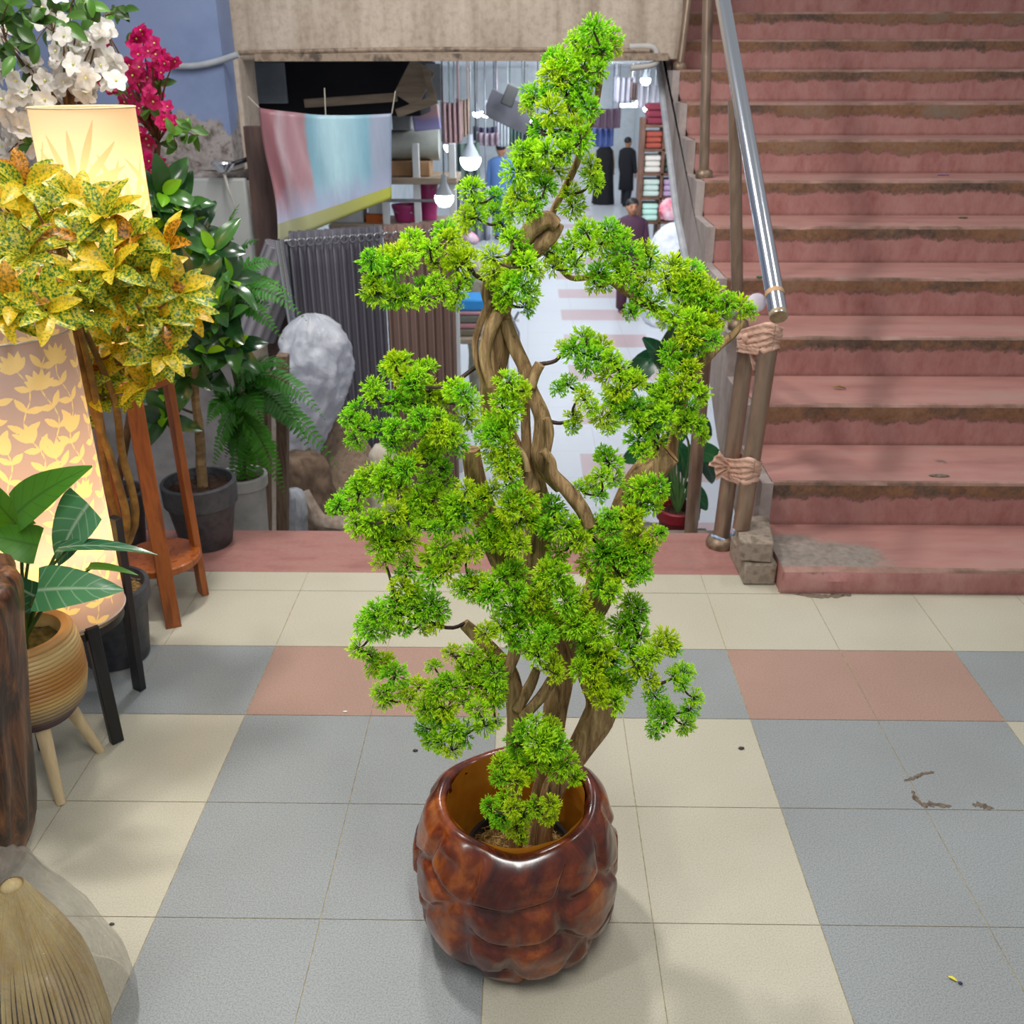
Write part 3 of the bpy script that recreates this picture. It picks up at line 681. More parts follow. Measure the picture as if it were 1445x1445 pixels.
def feet_of(c, a, b):
    a = Vector((a.x, a.y, 0)); b = Vector((b.x, b.y, 0)); c = Vector((c[0], c[1], 0)); return [a, b, 2*c-a, 2*c-b]
lamp('floor_lamp', 'lit tall cream lampshade with palm leaf print on orange brown plank legs', (lc.x, lc.y), .705, 1.338, .117, feet_of(lc, fa, fb), m_orange, [m_shA, m_shA2], palm, 1.8, ((.3, 1), (.72, .8)))
fa = PZ(165, 1046, 0); fb = PZ(197, 972, 0); lc = Vector((-1.035, 1.855, 0))
lamp('floor_lamp', 'lit lampshade with yellow flowering vine print on low black plank legs', (lc.x, lc.y), (.302), .943, .117, feet_of(lc, fa, fb), m_black, [m_shB, m_shB2], vine, 2.5, ((.3, 1), (.62, .25)))
# ------------------------------------------------------------------ generic plant pieces
def pot_thing(root, c, r0, r1, h, mat, fibre, rim=.02, z0=0, name='pot'):
    mb = MB(); z = z0
    mb.lathe([(.0, z+.001), (r0, z+.001), (r0+.004, z+.006), (r1-.006, z+h-rim*1.6), (r1-.004, z+h-rim*1.5), (r1+.004, z+h-rim*1.45), (r1+.006, z+h-.004), (r1+.003, z+h), (r1-.006, z+h), (r1-.010, z+h-.03), (r1-.02, z+h-.06)], (c[0], c[1], 0), 44)
    mb.build(name, mat, root, smooth=35)
    mb = MB(); mb.lathe([(.0, z+h-.022), (r1*.5, z+h-.026), (r1-.009, z+h-.035)], (c[0], c[1], 0), 28)
    rr = random.Random(3)
    for V in mb.V: V[:, 2] += np.array([.008*mnoise.noise(Vector((v[0]*50, v[1]*50, 1))) for v in V])
    for q in range(120):
        a = rr.uniform(0, 6.28); d = (r1-.015)*math.sqrt(rr.random()); p = Vector((c[0]+d*math.cos(a), c[1]+d*math.sin(a), z+h-.022)); b = rr.uniform(0, 6.28)
        e = Vector((math.cos(b), math.sin(b), 0))*.015; mb.tube([p-e, p+Vector((0, 0, .008)), p+e], .0009, 3, cap=False)
    mb.build('fibre_top' if fibre is m_fib else 'soil', fibre, root)
m_potg = M('dark_grey_pot', '3a3b40', '4a4b50', 18, .55, c3='34353a')
m_soil = M('dark_soil', '2a1a12', '4a3020', 60, .95, bump=.5)
def leaf_mat(name, a, b, rough=.35, tr=.25, vein=None, coat=0):
    t = NT(name); t.set(Roughness=rough, Specular_IOR_Level=.5, Coat_Weight=coat, Coat_Roughness=.2)
    rn = t.attr('rnd'); u, v = t.uv()
    c = t.ramp(rn, [(0, a), (1, b)])
    m = t.math('SUBTRACT', 1, t.math('MULTIPLY', t.math('ABSOLUTE', t.math('SUBTRACT', u, .5)), 18)); k = t.n('ShaderNodeClamp'); t.l(m, k.inputs[0])
    if vein:
        sv = t.math('ABSOLUTE', t.math('SUBTRACT', t.math('FRACT', t.math('ADD', t.math('MULTIPLY', v, 6), t.math('MULTIPLY', t.math('ABSOLUTE', t.math('SUBTRACT', u, .5)), -2.4))), .5))
        k2 = t.n('ShaderNodeClamp'); t.l(t.math('SUBTRACT', 1, t.math('MULTIPLY', sv, 11)), k2.inputs[0])
        mm = t.math('MAXIMUM', k.outputs[0], t.math('MULTIPLY', k2.outputs[0], .55)); c = t.mix(t.math('MULTIPLY', mm, .7), c, vein)
    t.base(c); t.translucent(c, tr); return t.m
def rosette(mb, c, axis, nl, L, W, r, droop=.9, spread=.75, mi=0, fold=.2, b=None, wave=0):
    axis = Vector(axis).normalized(); x = axis.orthogonal().normalized(); y = axis.cross(x); off = r.uniform(0, 6.28)
    for i in range(nl):
        a = off+i*2.4; s = spread*(1-.5*i/nl)*r.uniform(.8, 1.2)
        d = axis*math.cos(s*1.5)+(x*math.cos(a)+y*math.sin(a))*math.sin(s*1.5)
        mb.leaf(Vector(c)+d*.004, d, axis, L*r.uniform(.8, 1.15), W*r.uniform(.85, 1.1), droop*r.uniform(.5, 1.2), fold, None, mi, 6, b=None if b is None else b(r), wave=wave)
# ------------------------------------------------------------------ croton
t = NT('croton_leaf'); t.set(Roughness=.4)
rn = t.attr('rnd'); f = t.noise(190, 3, .6); u, v = t.uv()
g0 = t.ramp(f, [(.38, '3a6a2c'), (.46, '74982e'), (.53, 'c8c024'), (.68, 'e8d83a')])
g1 = t.ramp(f, [(.36, '7e9428'), (.46, 'd4b81c'), (.6, 'f0c828'), (.75, 'f4d848')])
g2 = t.ramp(f, [(.4, '5c4c10'), (.5, 'c07c10'), (.65, 'e09a14')])
c = t.mix(t.ramp(rn, [(.58, (0, 0, 0, 1)), (.7, (1, 1, 1, 1))]), g0, g1); c = t.mix(t.ramp(rn, [(.9, (0, 0, 0, 1)), (.94, (1, 1, 1, 1))]), c, g2)
t.base(c); t.translucent(c, .4); m_croton = t.m
cy = 2.10; cp = PZ(200, 925, 0); cpx, cpy = -1.085, 2.125
cr_ = thing('potted_croton', 'yellow and green speckled croton in a grey pot between the two lamps', 'plant', (cpx, cpy, 0))
pot_thing(cr_, (cpx, cpy), .078, .105, .215, m_potg, m_fib, .03)
r = random.Random(31); mb = MB(); st_ = MB()
base = Vector((cpx, cpy, .19))
hub = [P(168, 690, 2.08), P(150, 590, 2.05)]
stems = [(P(190, 740, 2.12), P(172, 640, 2.1), P(160, 560, 2.05)), (P(170, 760, 2.12), P(150, 680, 2.1), P(135, 560, 2.0)), (P(178, 750, 2.1), P(160, 660, 2.06), P(120, 540, 2.0))]
tops = []
for s3 in stems:
    st_.tube([base+Vector((r.uniform(-.02, .02), r.uniform(-.02, .02), 0)), *s3, P(100, 420, 1.98), P(80, 340, 1.98)], [.011, .010, .009, .008, .006, .004], 8, res=5, rough=.15)
ros = [(35,262),(30,318),(112,285),(150,308),(70,335),(12,370),(115,340),(190,340),(238,352),(60,395),(112,398),(160,380),(208,392),(248,412),(20,428),(65,438),(130,440),(180,440),(226,448),(262,440),(112,490),(160,485),(205,490),(238,480),(135,530),(178,530),(208,545),(150,562),(126,545),(5,290),(75,295),(0,440),(95,360),(40,360),(230,500),(185,410)]
for (x, y) in ros:
    Y = r.uniform(1.82, 2.12) if y < 470 else r.uniform(1.98, 2.12)
    if y > 400 and x < 100: Y = r.uniform(1.70, 1.76)
    p = P(x, y, Y); ax = Vector((r.uniform(-.3, .5), -.55, r.uniform(.3, .9)))
    rosette(mb, p, ax, 10, .080, .031, r, 1.0, .85, wave=.03, fold=.14)
    h = min([P(100, 420, 1.98), P(130, 540, 2.02), P(160, 500, 2.08), P(80, 340, 1.98), P(200, 430, 2.05)], key=lambda q: (q-p).length)
    st_.tube([h, (h+p)/2+Vector((0, 0, -.02)), p], [.004, .003, .002], 6, res=3, cap=False)
mb.build('foliage', m_croton, cr_, smooth=180); st_.build('stem', M('croton_stem', '6a4a20', '94702e', 30, .7), cr_)
# ------------------------------------------------------------------ flowering shrubs
m_gleaf = leaf_mat('shrub_leaf', '2f4a1c', '5b9030', .4, .3); m_gstem = M('brown_stem', '4a3420', '6b4c2c', 20, .8)
def petal_mat(name, a, b, tr=.4):
    t = NT(name); t.set(Roughness=.6); rn = t.attr('rnd'); c = t.ramp(rn, [(0, a), (1, b)]); u, v = t.uv()
    t.base(c); t.translucent(c, tr); return t.m
m_white = petal_mat('white_petal', 'd8d2cc', 'f6f4ee'); m_mag = petal_mat('magenta_petal', 'a3104e', 'dd1f7c'); m_yc = M('flower_centre', 'a8b84a', 'd8d08a', 60)
def flower(mb, c, ax, R, r, npet=5, mi=0, mi2=1):
    ax = Vector(ax).normalized(); x = ax.orthogonal().normalized(); y = ax.cross(x); o = r.uniform(0, 6)
    b = r.random()
    for i in range(npet):
        a = o+i*6.283/npet; d = (x*math.cos(a)+y*math.sin(a))+ax*.35
        mb.leaf(c, d, ax, R*r.uniform(.85, 1.1), R*.85, .5, .12, lambda t_: math.sin(math.pi*min(1, .08+.88*t_))**.6, mi, 4, b=min(1, max(0, b+r.uniform(-.2, .2))), wave=.03)
    mb.ell(Vector(c)+ax*.003, R*.12, 6, 4, mi2)
def shrub(name, label, pot, poty, Y, flowers, leaves, mp, R, seed, zbase=0, nfl=4):
    r = random.Random(seed)
    root = thing(name, label, 'flowering plant', (pot, poty, zbase))
    pot_thing(root, (pot, poty), .07, .095, .2, m_potg, m_soil, .03, zbase)
    fb_ = MB(); lf = MB(); sm = MB(); b0 = Vector((pot, poty, zbase+.16))
    ctr = sum((P(x, y, Y) for x, y in flowers), Vector())/len(flowers)
    crown = ctr+Vector((0, .05, -.12)); sm.tube([b0, (b0*.6+crown*.4)+Vector((.02, 0, 0)), crown], [.014, .012, .009], 10, res=6, rough=.12)
    for (x, y) in flowers:
        p = P(x, y, Y+r.uniform(-.08, .08)); sm.tube([crown, (crown+p)/2+Vector((0, 0, .03)), p], [.005, .003, .0015], 6, res=4, cap=False)
        for q in range(nfl):
            c = p+Vector((r.gauss(0, 1), r.gauss(0, 1), r.gauss(0, 1)))*R*.55
            flower(fb_, c, (r.gauss(0, .6), -1+r.gauss(0, .3), r.gauss(.2, .5)), R*r.uniform(.8, 1.1), r)
    for (x, y) in leaves:
        p = P(x, y, Y+r.uniform(-.1, .1)); near = min(flowers, key=lambda q: (q[0]-x)**2+(q[1]-y)**2); s0 = P(near[0], near[1], Y)
        sm.tube([crown, s0, p], [.003, .002, .001], 5, res=3, cap=False)
        for q in range(3):
            d = Vector((r.gauss(0, 1), r.gauss(-.3, .5), r.gauss(.1, .8))); lf.leaf(p, d, Vector((r.gauss(0, .3), -1, .6)), R*r.uniform(1.3, 2.1), R*r.uniform(.8, 1.1), .6, .15, None, 0, 6)
    fb_.build('blossom', [mp, m_yc], root, smooth=180); lf.build('foliage', m_gleaf, root, smooth=180); sm.build('stem', m_gstem, root)
    return root
wf = [(72,28),(100,8),(105,82),(75,45),(122,95),(45,98),(20,128),(38,160),(98,122),(115,130),(75,142),(158,85),(160,103),(18,172),(32,192),(6,108),(130,60),(140,45),(8,55),(28,205),(12,215),(50,145),(90,65),(110,108),(135,78),(88,95),(0,150),(60,120),(25,180),(45,185),(105,60)]
wl = [(30,15),(58,32),(95,35),(115,42),(125,8),(20,80),(50,60),(60,10),(40,45),(8,30),(20,20),(10,75),(85,18),(130,25),(30,60),(42,205),(12,5),(70,70),(110,20),(5,90),(35,100)]
shrub('potted_shrub', 'white flowering shrub with green leaves, behind the tall cream lampshade at top left', -1.42, 2.44, 2.62, wf, wl, m_white, .030, 5)
pfl = [(200,48),(215,72),(190,76),(232,84),(242,95),(195,108),(216,112),(210,132),(195,145),(226,158),(240,168),(205,165),(200,188),(216,225),(210,242),(150,55),(148,40),(152,112),(180,92),(222,98),(200,125),(225,142),(238,180),(222,238),(190,160),(205,205),(196,215)]
pll = [(240,172),(262,188),(278,192),(250,208),(165,132),(175,14),(160,20),(170,8),(225,120),(190,200),(158,128),(270,182),(245,190),(180,60),(210,150)]
shrub('potted_shrub', 'magenta flowering shrub against the blue grey wall, beside the white flowers', -1.32, 2.76, 2.86, pfl, pll, m_mag, .024, 6, 0, 4)
# ------------------------------------------------------------------ rubber plant
r = random.Random(17); rp = P(282, 690, 2.80); rx, ry = rp.x, 2.795
rb = thing('potted_rubber_plant', 'glossy dark green rubber plant in a large dark grey pot on the red landing', 'plant', (rx, ry, 0))
pot_thing(rb, (rx, ry), .078, .112, .225, m_potg, m_soil, .05)
m_rub = leaf_mat('rubber_leaf', '14351c', '3f6e30', .22, .15, None, .3); m_rub2 = leaf_mat('rubber_leaf_young', '6fae1c', '8cc41e', .3, .3)
mb = MB(); sm = MB(); m2 = MB()
tr0 = [Vector((rx+.01, ry, .18)), P(282, 620, 2.8), P(276, 560, 2.8), P(275, 480, 2.8), P(270, 380, 2.8)]
sm.tube(tr0, [.017, .015, .012, .010, .007], 12, res=6, rough=.2)
for (x, y) in [(228,275),(242,315),(268,330),(300,355),(285,392),(312,432),(258,440),(300,470),(322,452),(250,480),(290,500),(235,560),(262,350),(275,410),(240,395),(300,520),(330,490),(220,300),(320,400),(255,300),(265,530),(235,590)]:
    p = P(x, y, r.uniform(2.68, 2.9)); h = min(spline(tr0, [0]*5, 5)[0], key=lambda q: (q-p).length+abs(q.z+.05-p.z))
    sm.tube([h, (h+p)/2+Vector((0, 0, -.01)), p], [.005, .004, .003], 6, res=3, cap=False)
    ax = Vector((r.gauss(.15, .4), -.6, r.uniform(.2, .8)))
    rosette(mb, p, ax, 6, .115, .052, r, .9, .85, fold=.12)
    if r.random() < .6: m2 = MB(); rosette(m2, p+ax*.012, ax, 2, .06, .034, r, .4, .55); tag(m2.build('young_leaf', m_rub2, rb, smooth=180), 'bright light green young leaf pair')
mb.build('foliage', m_rub, rb, smooth=180); sm.build('stem', M('pale_brown_trunk', '5e4a30', '8d7550', 14, .8, stretch=(1, 1, 3)), rb)
# ------------------------------------------------------------------ fern
fx = P(348, 720, 3.2); fz = -.34
fe = thing('potted_fern', 'feathery green fern in a small pale pot beyond the red landing edge', 'plant', (fx.x, 3.2, fz))
pot_thing(fe, (fx.x, 3.2), .06, .085, .42, M('pale_grey_pot', '9a9a96', 'b4b4b0', 10, .6), m_soil, .03, fz)
m_fern = leaf_mat('fern_frond', '2c6a1c', '4f9a2a', .5, .35)
mb = MB(); sm = MB()
def frond(base, tip, lift, seed, W=.085):
    rr = random.Random(seed); n = 26; base = Vector(base); tip = Vector(tip); b = rr.random()
    mid = (base+tip)/2+Vector((0, 0, lift)); pts = [base*(1-t)**2+mid*2*t*(1-t)+tip*t*t for t in [i/n for i in range(n+1)]]
    sm.tube(pts, [.0022*(1-.8*i/n) for i in range(n+1)], 5, cap=False)
    for i in range(2, n+1):
        t_ = i/n; d = (pts[i]-pts[i-1]).normalized(); s = d.cross(Vector((0, -.5, 1))).normalized(); nn = s.cross(d)
        L = W*math.sin(math.pi*min(1, .12+.86*t_)**.75)
        for sd in (-1, 1):
            mb.leaf(pts[i], s*sd+d*.45+nn*rr.gauss(0, .12), nn, L*.62, L*.17+.003, .5, .1, None, 0, 3, b=b)
c1 = P(300, 420, 3.1); c2 = P(338, 565, 3.15); root0 = Vector((fx.x, 3.2, fz+.38))
sm.tube([root0, P(345, 640, 3.2), c2, P(318, 480, 3.12), c1], [.008, .008, .007, .006, .004], 8, res=5)
for i, (x, y, l) in enumerate([(338,288,.10),(365,338,.10),(330,320,.06),(398,375,.12),(432,452,.16),(398,478,.12),(415,420,.14),(360,400,.05),(290,320,.05),(385,440,.1)]):
    frond(c1+Vector((rnd.uniform(-.01, .01), 0, rnd.uniform(-.05, .02))), P(x, y, rnd.uniform(2.92, 3.2)), l, i)
for i, (x, y, l) in enumerate([(478,662,.16),(458,592,.18),(402,700,.10),(352,738,.08),(300,665,.1),(318,648,.08),(292,600,.12),(440,640,.14),(385,560,.15),(410,520,.12),(430,610,.18),(345,620,.05),(370,680,.07),(305,560,.1),(372,600,.1),(330,700,.05),(420,570,.14)]):
    frond(c2+Vector((rnd.uniform(-.02, .02), 0, rnd.uniform(-.06, .06))), P(x, y, rnd.uniform(2.98, 3.22)), l, i+50, .095)
mb.build('frond', m_fern, fe, smooth=180); sm.build('stem', M('fern_stem', '2c3a18', '4c5e28', 20), fe)
# ------------------------------------------------------------------ alocasia in a ribbed bowl on pegs
bc = Vector((-1.035, 1.645, 0))
al = thing('potted_alocasia', 'broad leaved alocasia in a ribbed gold and purple bowl on pale wooden peg legs', 'plant', tuple(bc))
t = NT('ribbed_bowl_fibre'); t.set(Roughness=.45)
tc = t.n('ShaderNodeTexCoord'); sp = t.n('ShaderNodeSeparateXYZ'); t.l(tc.outputs['Object'], sp.inputs[0]); f = t.noise(9, 4)
zz = t.math('ADD', sp.outputs[2], t.math('MULTIPLY', t.math('SUBTRACT', f, .5), .03))
c = t.ramp(t.math('MULTIPLY', t.math('SUBTRACT', zz, .157), 4.6), [(.0, '3a2630'), (.16, '5c444c'), (.29, '94805e'), (.42, 'c4a262'), (.56, 'a8702c'), (.72, 'b4823c'), (.88, 'd8bc80'), (1, 'c08a48')])
t.base(c); m_bowl = t.m
zr = .372; zb = .160
prof = []
K = 22
rb0 = [(.03, zb), (.07, zb+.012), (.098, zb+.05), (.109, zb+.10), (.109, zb+.15), (.104, zb+.19), (.097, zr)]
def rbz(z):
    for (a, za), (b, zb_) in zip(rb0, rb0[1:]):
        if z <= zb_: return a+(b-a)*(z-za)/(zb_-za)
    return rb0[-1][0]
for i in range(K*4+1):
    z = zb+.006+(zr-zb-.006)*i/(K*4); prof.append((rbz(z)+.0032*abs(math.sin(math.pi*i/4)), z))
prof = [(.0, zb), (.03, zb)]+prof+[(.093, zr+.004), (.088, zr+.003), (.084, zr+.002), (.079, zr-.001), (.076, zr-.02), (.074, zr-.05)]
mb = MB(); mb.lathe(prof, bc, 64); mb.build('bowl', m_bowl, al, smooth=50)
mb = MB(); mb.lathe([(0, zr-.028), (.05, zr-.03), (.0765, zr-.034)], bc, 30)
for V in mb.V: V[:, 2] += np.array([.008*mnoise.noise(Vector((v[0]*40, v[1]*40, 3))) for v in V])
mb.build('moss', M('olive_moss', '3a3410', '6a5c20', 90, .95, bump=.7), al)
f1 = PZ(86, 1134, 0); f2 = PZ(142, 1060, 0); f3 = bc+(bc*2-(f1+f2))*.9; f3.z = 0
for q in (f1, f2, f3):
    d = (q-bc); d.z = 0; d = d.normalized(); mb = MB()
    mb.tube([bc+d*.055+Vector((0, 0, zb+.02)), Vector((q.x, q.y, 0))], [.016, .0095], 16); mb.build('leg', M('pale_peg_wood', 'cdb58c', 'dcc8a2', 20, .5, stretch=(3, 3, .4)), al)
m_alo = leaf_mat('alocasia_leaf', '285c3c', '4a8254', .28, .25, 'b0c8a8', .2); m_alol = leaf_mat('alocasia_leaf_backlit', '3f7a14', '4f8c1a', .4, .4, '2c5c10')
ash = lambda t_: (1.0*math.sin(math.pi*min(1, .16+.84*t_)**.55)**.75) if t_ < .97 else .04
sm = MB()
lv = [((34,716),(118,648),.19,.088,m_alol,(-.2,-.8,.6),1.62),((118,722),(62,806),.17,.105,m_alo,(-.3,-.8,.5),1.60),((98,772),(226,764),.17,.034,m_alo,(.1,-.3,1),1.56),((45,768),(-30,752),.16,.075,m_alol,(0,-.8,.5),1.6),((66,832),(172,826),.145,.088,m_alo,(.1,-.7,.7),1.52),((52,842),(-10,812),.15,.08,m_alo,(-.3,-.8,.4),1.60),((20,735),(-50,660),.17,.09,m_alol,(-.2,-.8,.3),1.66),((132,800),(196,802),.09,.022,m_alol,(.1,-.3,1),1.6)]
for (b_, t_, L, W, mm, nrm, Y) in lv:
    p = P(b_[0], b_[1], Y); q = P(t_[0], t_[1], Y-.03); L2 = (q-p).length
    mb = MB(); mb.leaf(p, q-p, nrm, L2*1.05, min(W, L2*1.25) if W > .06 else W, .55, .08, ash, 0, 10, wave=.012, back=.12)
    mb.build('leaf', mm, al, smooth=180)
    s0 = bc+Vector((rnd.uniform(-.02, .02), rnd.uniform(-.02, .02), zr-.03)); sm.tube([s0, (s0+p)/2+Vector((0, 0, .03)), p], [.005, .0035, .0022], 7, res=5)
sm.build('stem', M('alocasia_stem', '3c5a24', '5c7c30', 20, .5), al)
# ------------------------------------------------------------------ carved driftwood vase and wrapped reed bundle at the left edge
t = NT('dark_carved_driftwood'); t.set(Roughness=.38, Coat_Weight=.1, Coat_Roughness=.2)
f = t.noise(14, 8, .7, stretch=(2.5, 2.5, .3), dist=.8); c = t.ramp(f, [(.33, '0e0705'), (.45, '321a0e'), (.56, '6a3e20'), (.70, '9a6a3a')]); t.base(c); t.bump(f, .6, .006); m_drift = t.m
vy = 1.36; sil = [(15,832),(24,860),(28,900),(34,960),(38,1020),(43,1080),(48,1140),(47,1180),(36,1212),(18,1245),(2,1262)]
cxv = P(-95, 1000, vy).x
prof = []
for (x, y) in sil[::-1]:
    p = P(x, y, vy); prof.append((p.x-cxv-.012, p.z))
zmin = prof[0][1]
prof = [(.05, 0.002), (prof[0][0]*.9, .002)]+[(a, max(b, .004)) for a, b in prof]
ztop = prof[-1][1]; prof += [(prof[-1][0]-.03, ztop+.004), (prof[-1][0]-.05, ztop-.03), (prof[-1][0]-.06, ztop-.2)]
vv = thing('driftwood_vase', 'dark glossy carved driftwood vase cut by the left edge of the photo', 'vase', (cxv, vy, 0))
mb = MB(); mb.lathe(prof, (cxv, vy, 0), 72, disp=lambda a, z, i: (.007*math.sin(a*17+z*7+2*math.sin(z*12))+.014*mnoise.noise(Vector((math.cos(a)*5, math.sin(a)*5, z*4)))) if 1 < i < 14 else 0, cap0=True)
mb.build('body', m_drift, vv, smooth=180, sub=1)
wx, wy = P(12, 1400, .99).x, 1.03; wtop = P(16, 1250, 1.03)
wb = thing('reed_bundle', 'tied reed bundle wrapped in clear crinkled plastic at bottom left', 'bundle', (wx, wy, 0))
m_reed = M('straw_reed', 'c8a860', 'e6d090', 30, .45, stretch=(1, 1, .3)); m_core = M('brown_reed_core', '3a2a1c', '5a4630', 30, .8)
mb = MB(); rr = random.Random(8)
for q in range(72):
    a = q/72*6.283; top = Vector((wtop.x+.014*math.cos(a), wtop.y+.014*math.sin(a), wtop.z)); bt_ = Vector((wx+.115*math.cos(a)-.01, wy+.10*math.sin(a), .004)); md = (top+bt_)/2+Vector((math.cos(a), math.sin(a), 0))*.02
    mb.tube([bt_, md, top], .0026+.0007*(q % 3), 6, res=4, cap=False)
mb.ell(wtop-Vector((0, 0, .004)), (.016, .016, .012), 14, 8); mb.build('reeds', m_reed, wb); mb = MB(); mb.tube([(wx-.01, wy, .003), Vector((wx-.01, wy, .003)).lerp(wtop, .5), wtop-Vector((0, 0, .012))], [.104, .07, .012], 30, res=6); mb.build('core', m_core, wb)
t = NT('clear_plastic_film'); t.set(Roughness=.1, Specular_IOR_Level=.9); t.base('d8d2cc'); f = t.noise(22, 7, .65, dist=2.2, stretch=(1, 1, .5)); t.bump(f, 1, .03)
tp = t.n('ShaderNodeBsdfTransparent'); gl = t.n('ShaderNodeBsdfGlossy', i_Roughness=.08); mx = t.n('ShaderNodeMixShader'); m2_ = t.n('ShaderNodeMixShader'); lw = t.n('ShaderNodeLayerWeight', i_Blend=.25)
bp = [q for q in t.t.nodes if q.type == 'BUMP'][0]; t.l(bp.outputs[0], gl.inputs['Normal']); t.l(bp.outputs[0], lw.inputs['Normal'])
t.l(t.math('ADD', .06, t.math('MULTIPLY', t.ramp(f, [(.44, (0, 0, 0, 1)), (.50, (1, 1, 1, 1)), (.56, (0, 0, 0, 1))]), .12)), mx.inputs[0]); t.l(tp.outputs[0], mx.inputs[1]); t.l(t.bsdf.outputs[0], mx.inputs[2])  # whitish crease lines put highlights into the film colour
t.l(t.math('MULTIPLY', lw.outputs['Fresnel'], .6), m2_.inputs[0]); t.l(mx.outputs[0], m2_.inputs[1]); t.l(gl.outputs[0], m2_.inputs[2]); t.l(m2_.outputs[0], t.out.inputs[0]); m_film = t.m
mb = MB(); mb.lathe([(.152, .002), (.156, .03), (.146, .09), (.136, .13), (.118, .18), (.098, .23), (.074, .27), (.04, wtop.z+.012), (.042, wtop.z+.045), (.0, wtop.z+.047)], (wx-.008, wy, 0), 90, disp=lambda a, z, i: .009*mnoise.noise(Vector((math.cos(a)*3, math.sin(a)*3, z*10)))+.006*abs(math.sin(a*7+z*26)))
for V in mb.V: V[:, 0] += (wtop.x-wx)*np.clip(V[:, 2]/wtop.z, 0, 1)
mb.build('plastic_wrap', m_film, wb, smooth=180, sub=1)
# ------------------------------------------------------------------ railing of the stairs
m_post = M('worn_steel_pipe', '6e5b4e', '9a8574', 9, .3, .6, stretch=(1, 1, .25), c3='826c5c')
m_chrome = NT('polished_steel'); m_chrome.set(Metallic=1, Roughness=.2); m_chrome.base('d2d6de'); m_chrome = m_chrome.m
def post(label, p, q, r, flange=None, grp=None):
    root = thing('stair_post', label, 'post', tuple(p)); d = (q-p).normalized()
    mb = MB(); mb.tube([p, q], r, 20); mb.build('pipe', m_post, root, smooth=40)
    if flange:
        mb = MB(); mb.lathe([(0, 0), (r*1.75, 0), (r*1.8, .012), (r*1.6, .03), (r*1.1, .036), (r, .036)], p+Vector((0, 0, 0)), 24); mb.build('flange', M('muddy_steel', '6b5848', '9a8672', 40, .5, .6, bump=.4), root, smooth=50)
    return root
p1 = PZ(1016, 770, 0); q1 = P(1056, 472, 2.86)
post('leaning steel post standing in a flange on the red landing', p1, q1, .0265, True)
pb_ = PZ(1046, 745, .142); q2 = P(1088, 468, pb_.y+.03)
post('leaning steel post standing on the two grey bricks', pb_, q2, .0265)
def base_on(k, x, y): Y = step_y(k)+.14; p = P(x, y, Y); return p
for k, xb, yb, xt, yt, lab in ((4, 1026, 428, 1037, 140, 'steel stair post under the handrail, rising behind the bonsai branch tip'), (7, 987, 250, 1001, -60, 'steel stair post left of the handrail, middle one of the balustrade'), (10, 969, 92, 979, -60, 'farthest steel stair post at the top left of the stairs')):
    p = P(xb, yb, step_y(k)+.12); p = Vector((.775+.02, p.y, step_z(k))) if k > 4 else Vector((.795, p.y, step_z(k)))
    h = P(xt, yt, p.y); post(lab, p, Vector((h.x, p.y+.01, h.z)), .022 if k < 10 else .02, True)
pp = P(975, 752, 3.12); pq = P(1000, 420, 3.12)
post('dark steel post beside the leafy plant, below the red landing', Vector((pp.x, 3.12, -.15)), pq, .024)
pp = P(944, 752, 3.62); pq = P(955, 600, 3.62)
post('brown post stub left of the dark steel post, below the red landing', Vector((pp.x, 3.72, -.45)), Vector((pq.x, 3.72, pq.z)), .027)
ha = PX(1099, 447, .712); hb = PX(1020, 0, .700); hd = (hb-ha).normalized(); hb = hb+hd*.9
hr = thing('handrail', 'shiny steel handrail slanting down in front of the stairs', 'handrail', tuple(ha))
mb = MB(); mb.tube([ha, hb], .0262, 28); mb.build('pipe', m_chrome, hr, smooth=40)
mb = MB(); mb.lathe([(0, -.002), (.0255, -.002), (.0265, .004), (.0266, .014)], ha, 28, rot=along(hd)); mb.build('end_plug', M('wood_plug', '8c7a5c', 'a89878', 60, .7), hr)
mb = MB(); mb.lathe([(.0268, .0), (.0275, .001), (.0275, .016), (.0268, .017)], ha+hd*.075, 28, rot=along(hd)); mb.build('tape_ring', M('tan_tape', 'b89068', 'c4a078', 30, .5), hr)
e0 = P(1068, 427, 2.84); e1 = P(1012, 446, 3.5)
er = thing('rail_pipe', 'short rail pipe with a pale round end cap beside the handrail end', 'pipe', tuple(e0))
mb = MB(); mb.tube([e0+Vector((0, .006, 0)), e1], .0255, 20); mb.build('pipe', m_post, er)
mb = MB(); mb.lathe([(0, -.008), (.02, -.008), (.0275, -.003), (.028, .006)], e0, 24, rot=along(e1-e0)); mb.build('end_cap', M('lilac_plastic', 'c0b8c8', 'd0cad6', 30, .4), er)
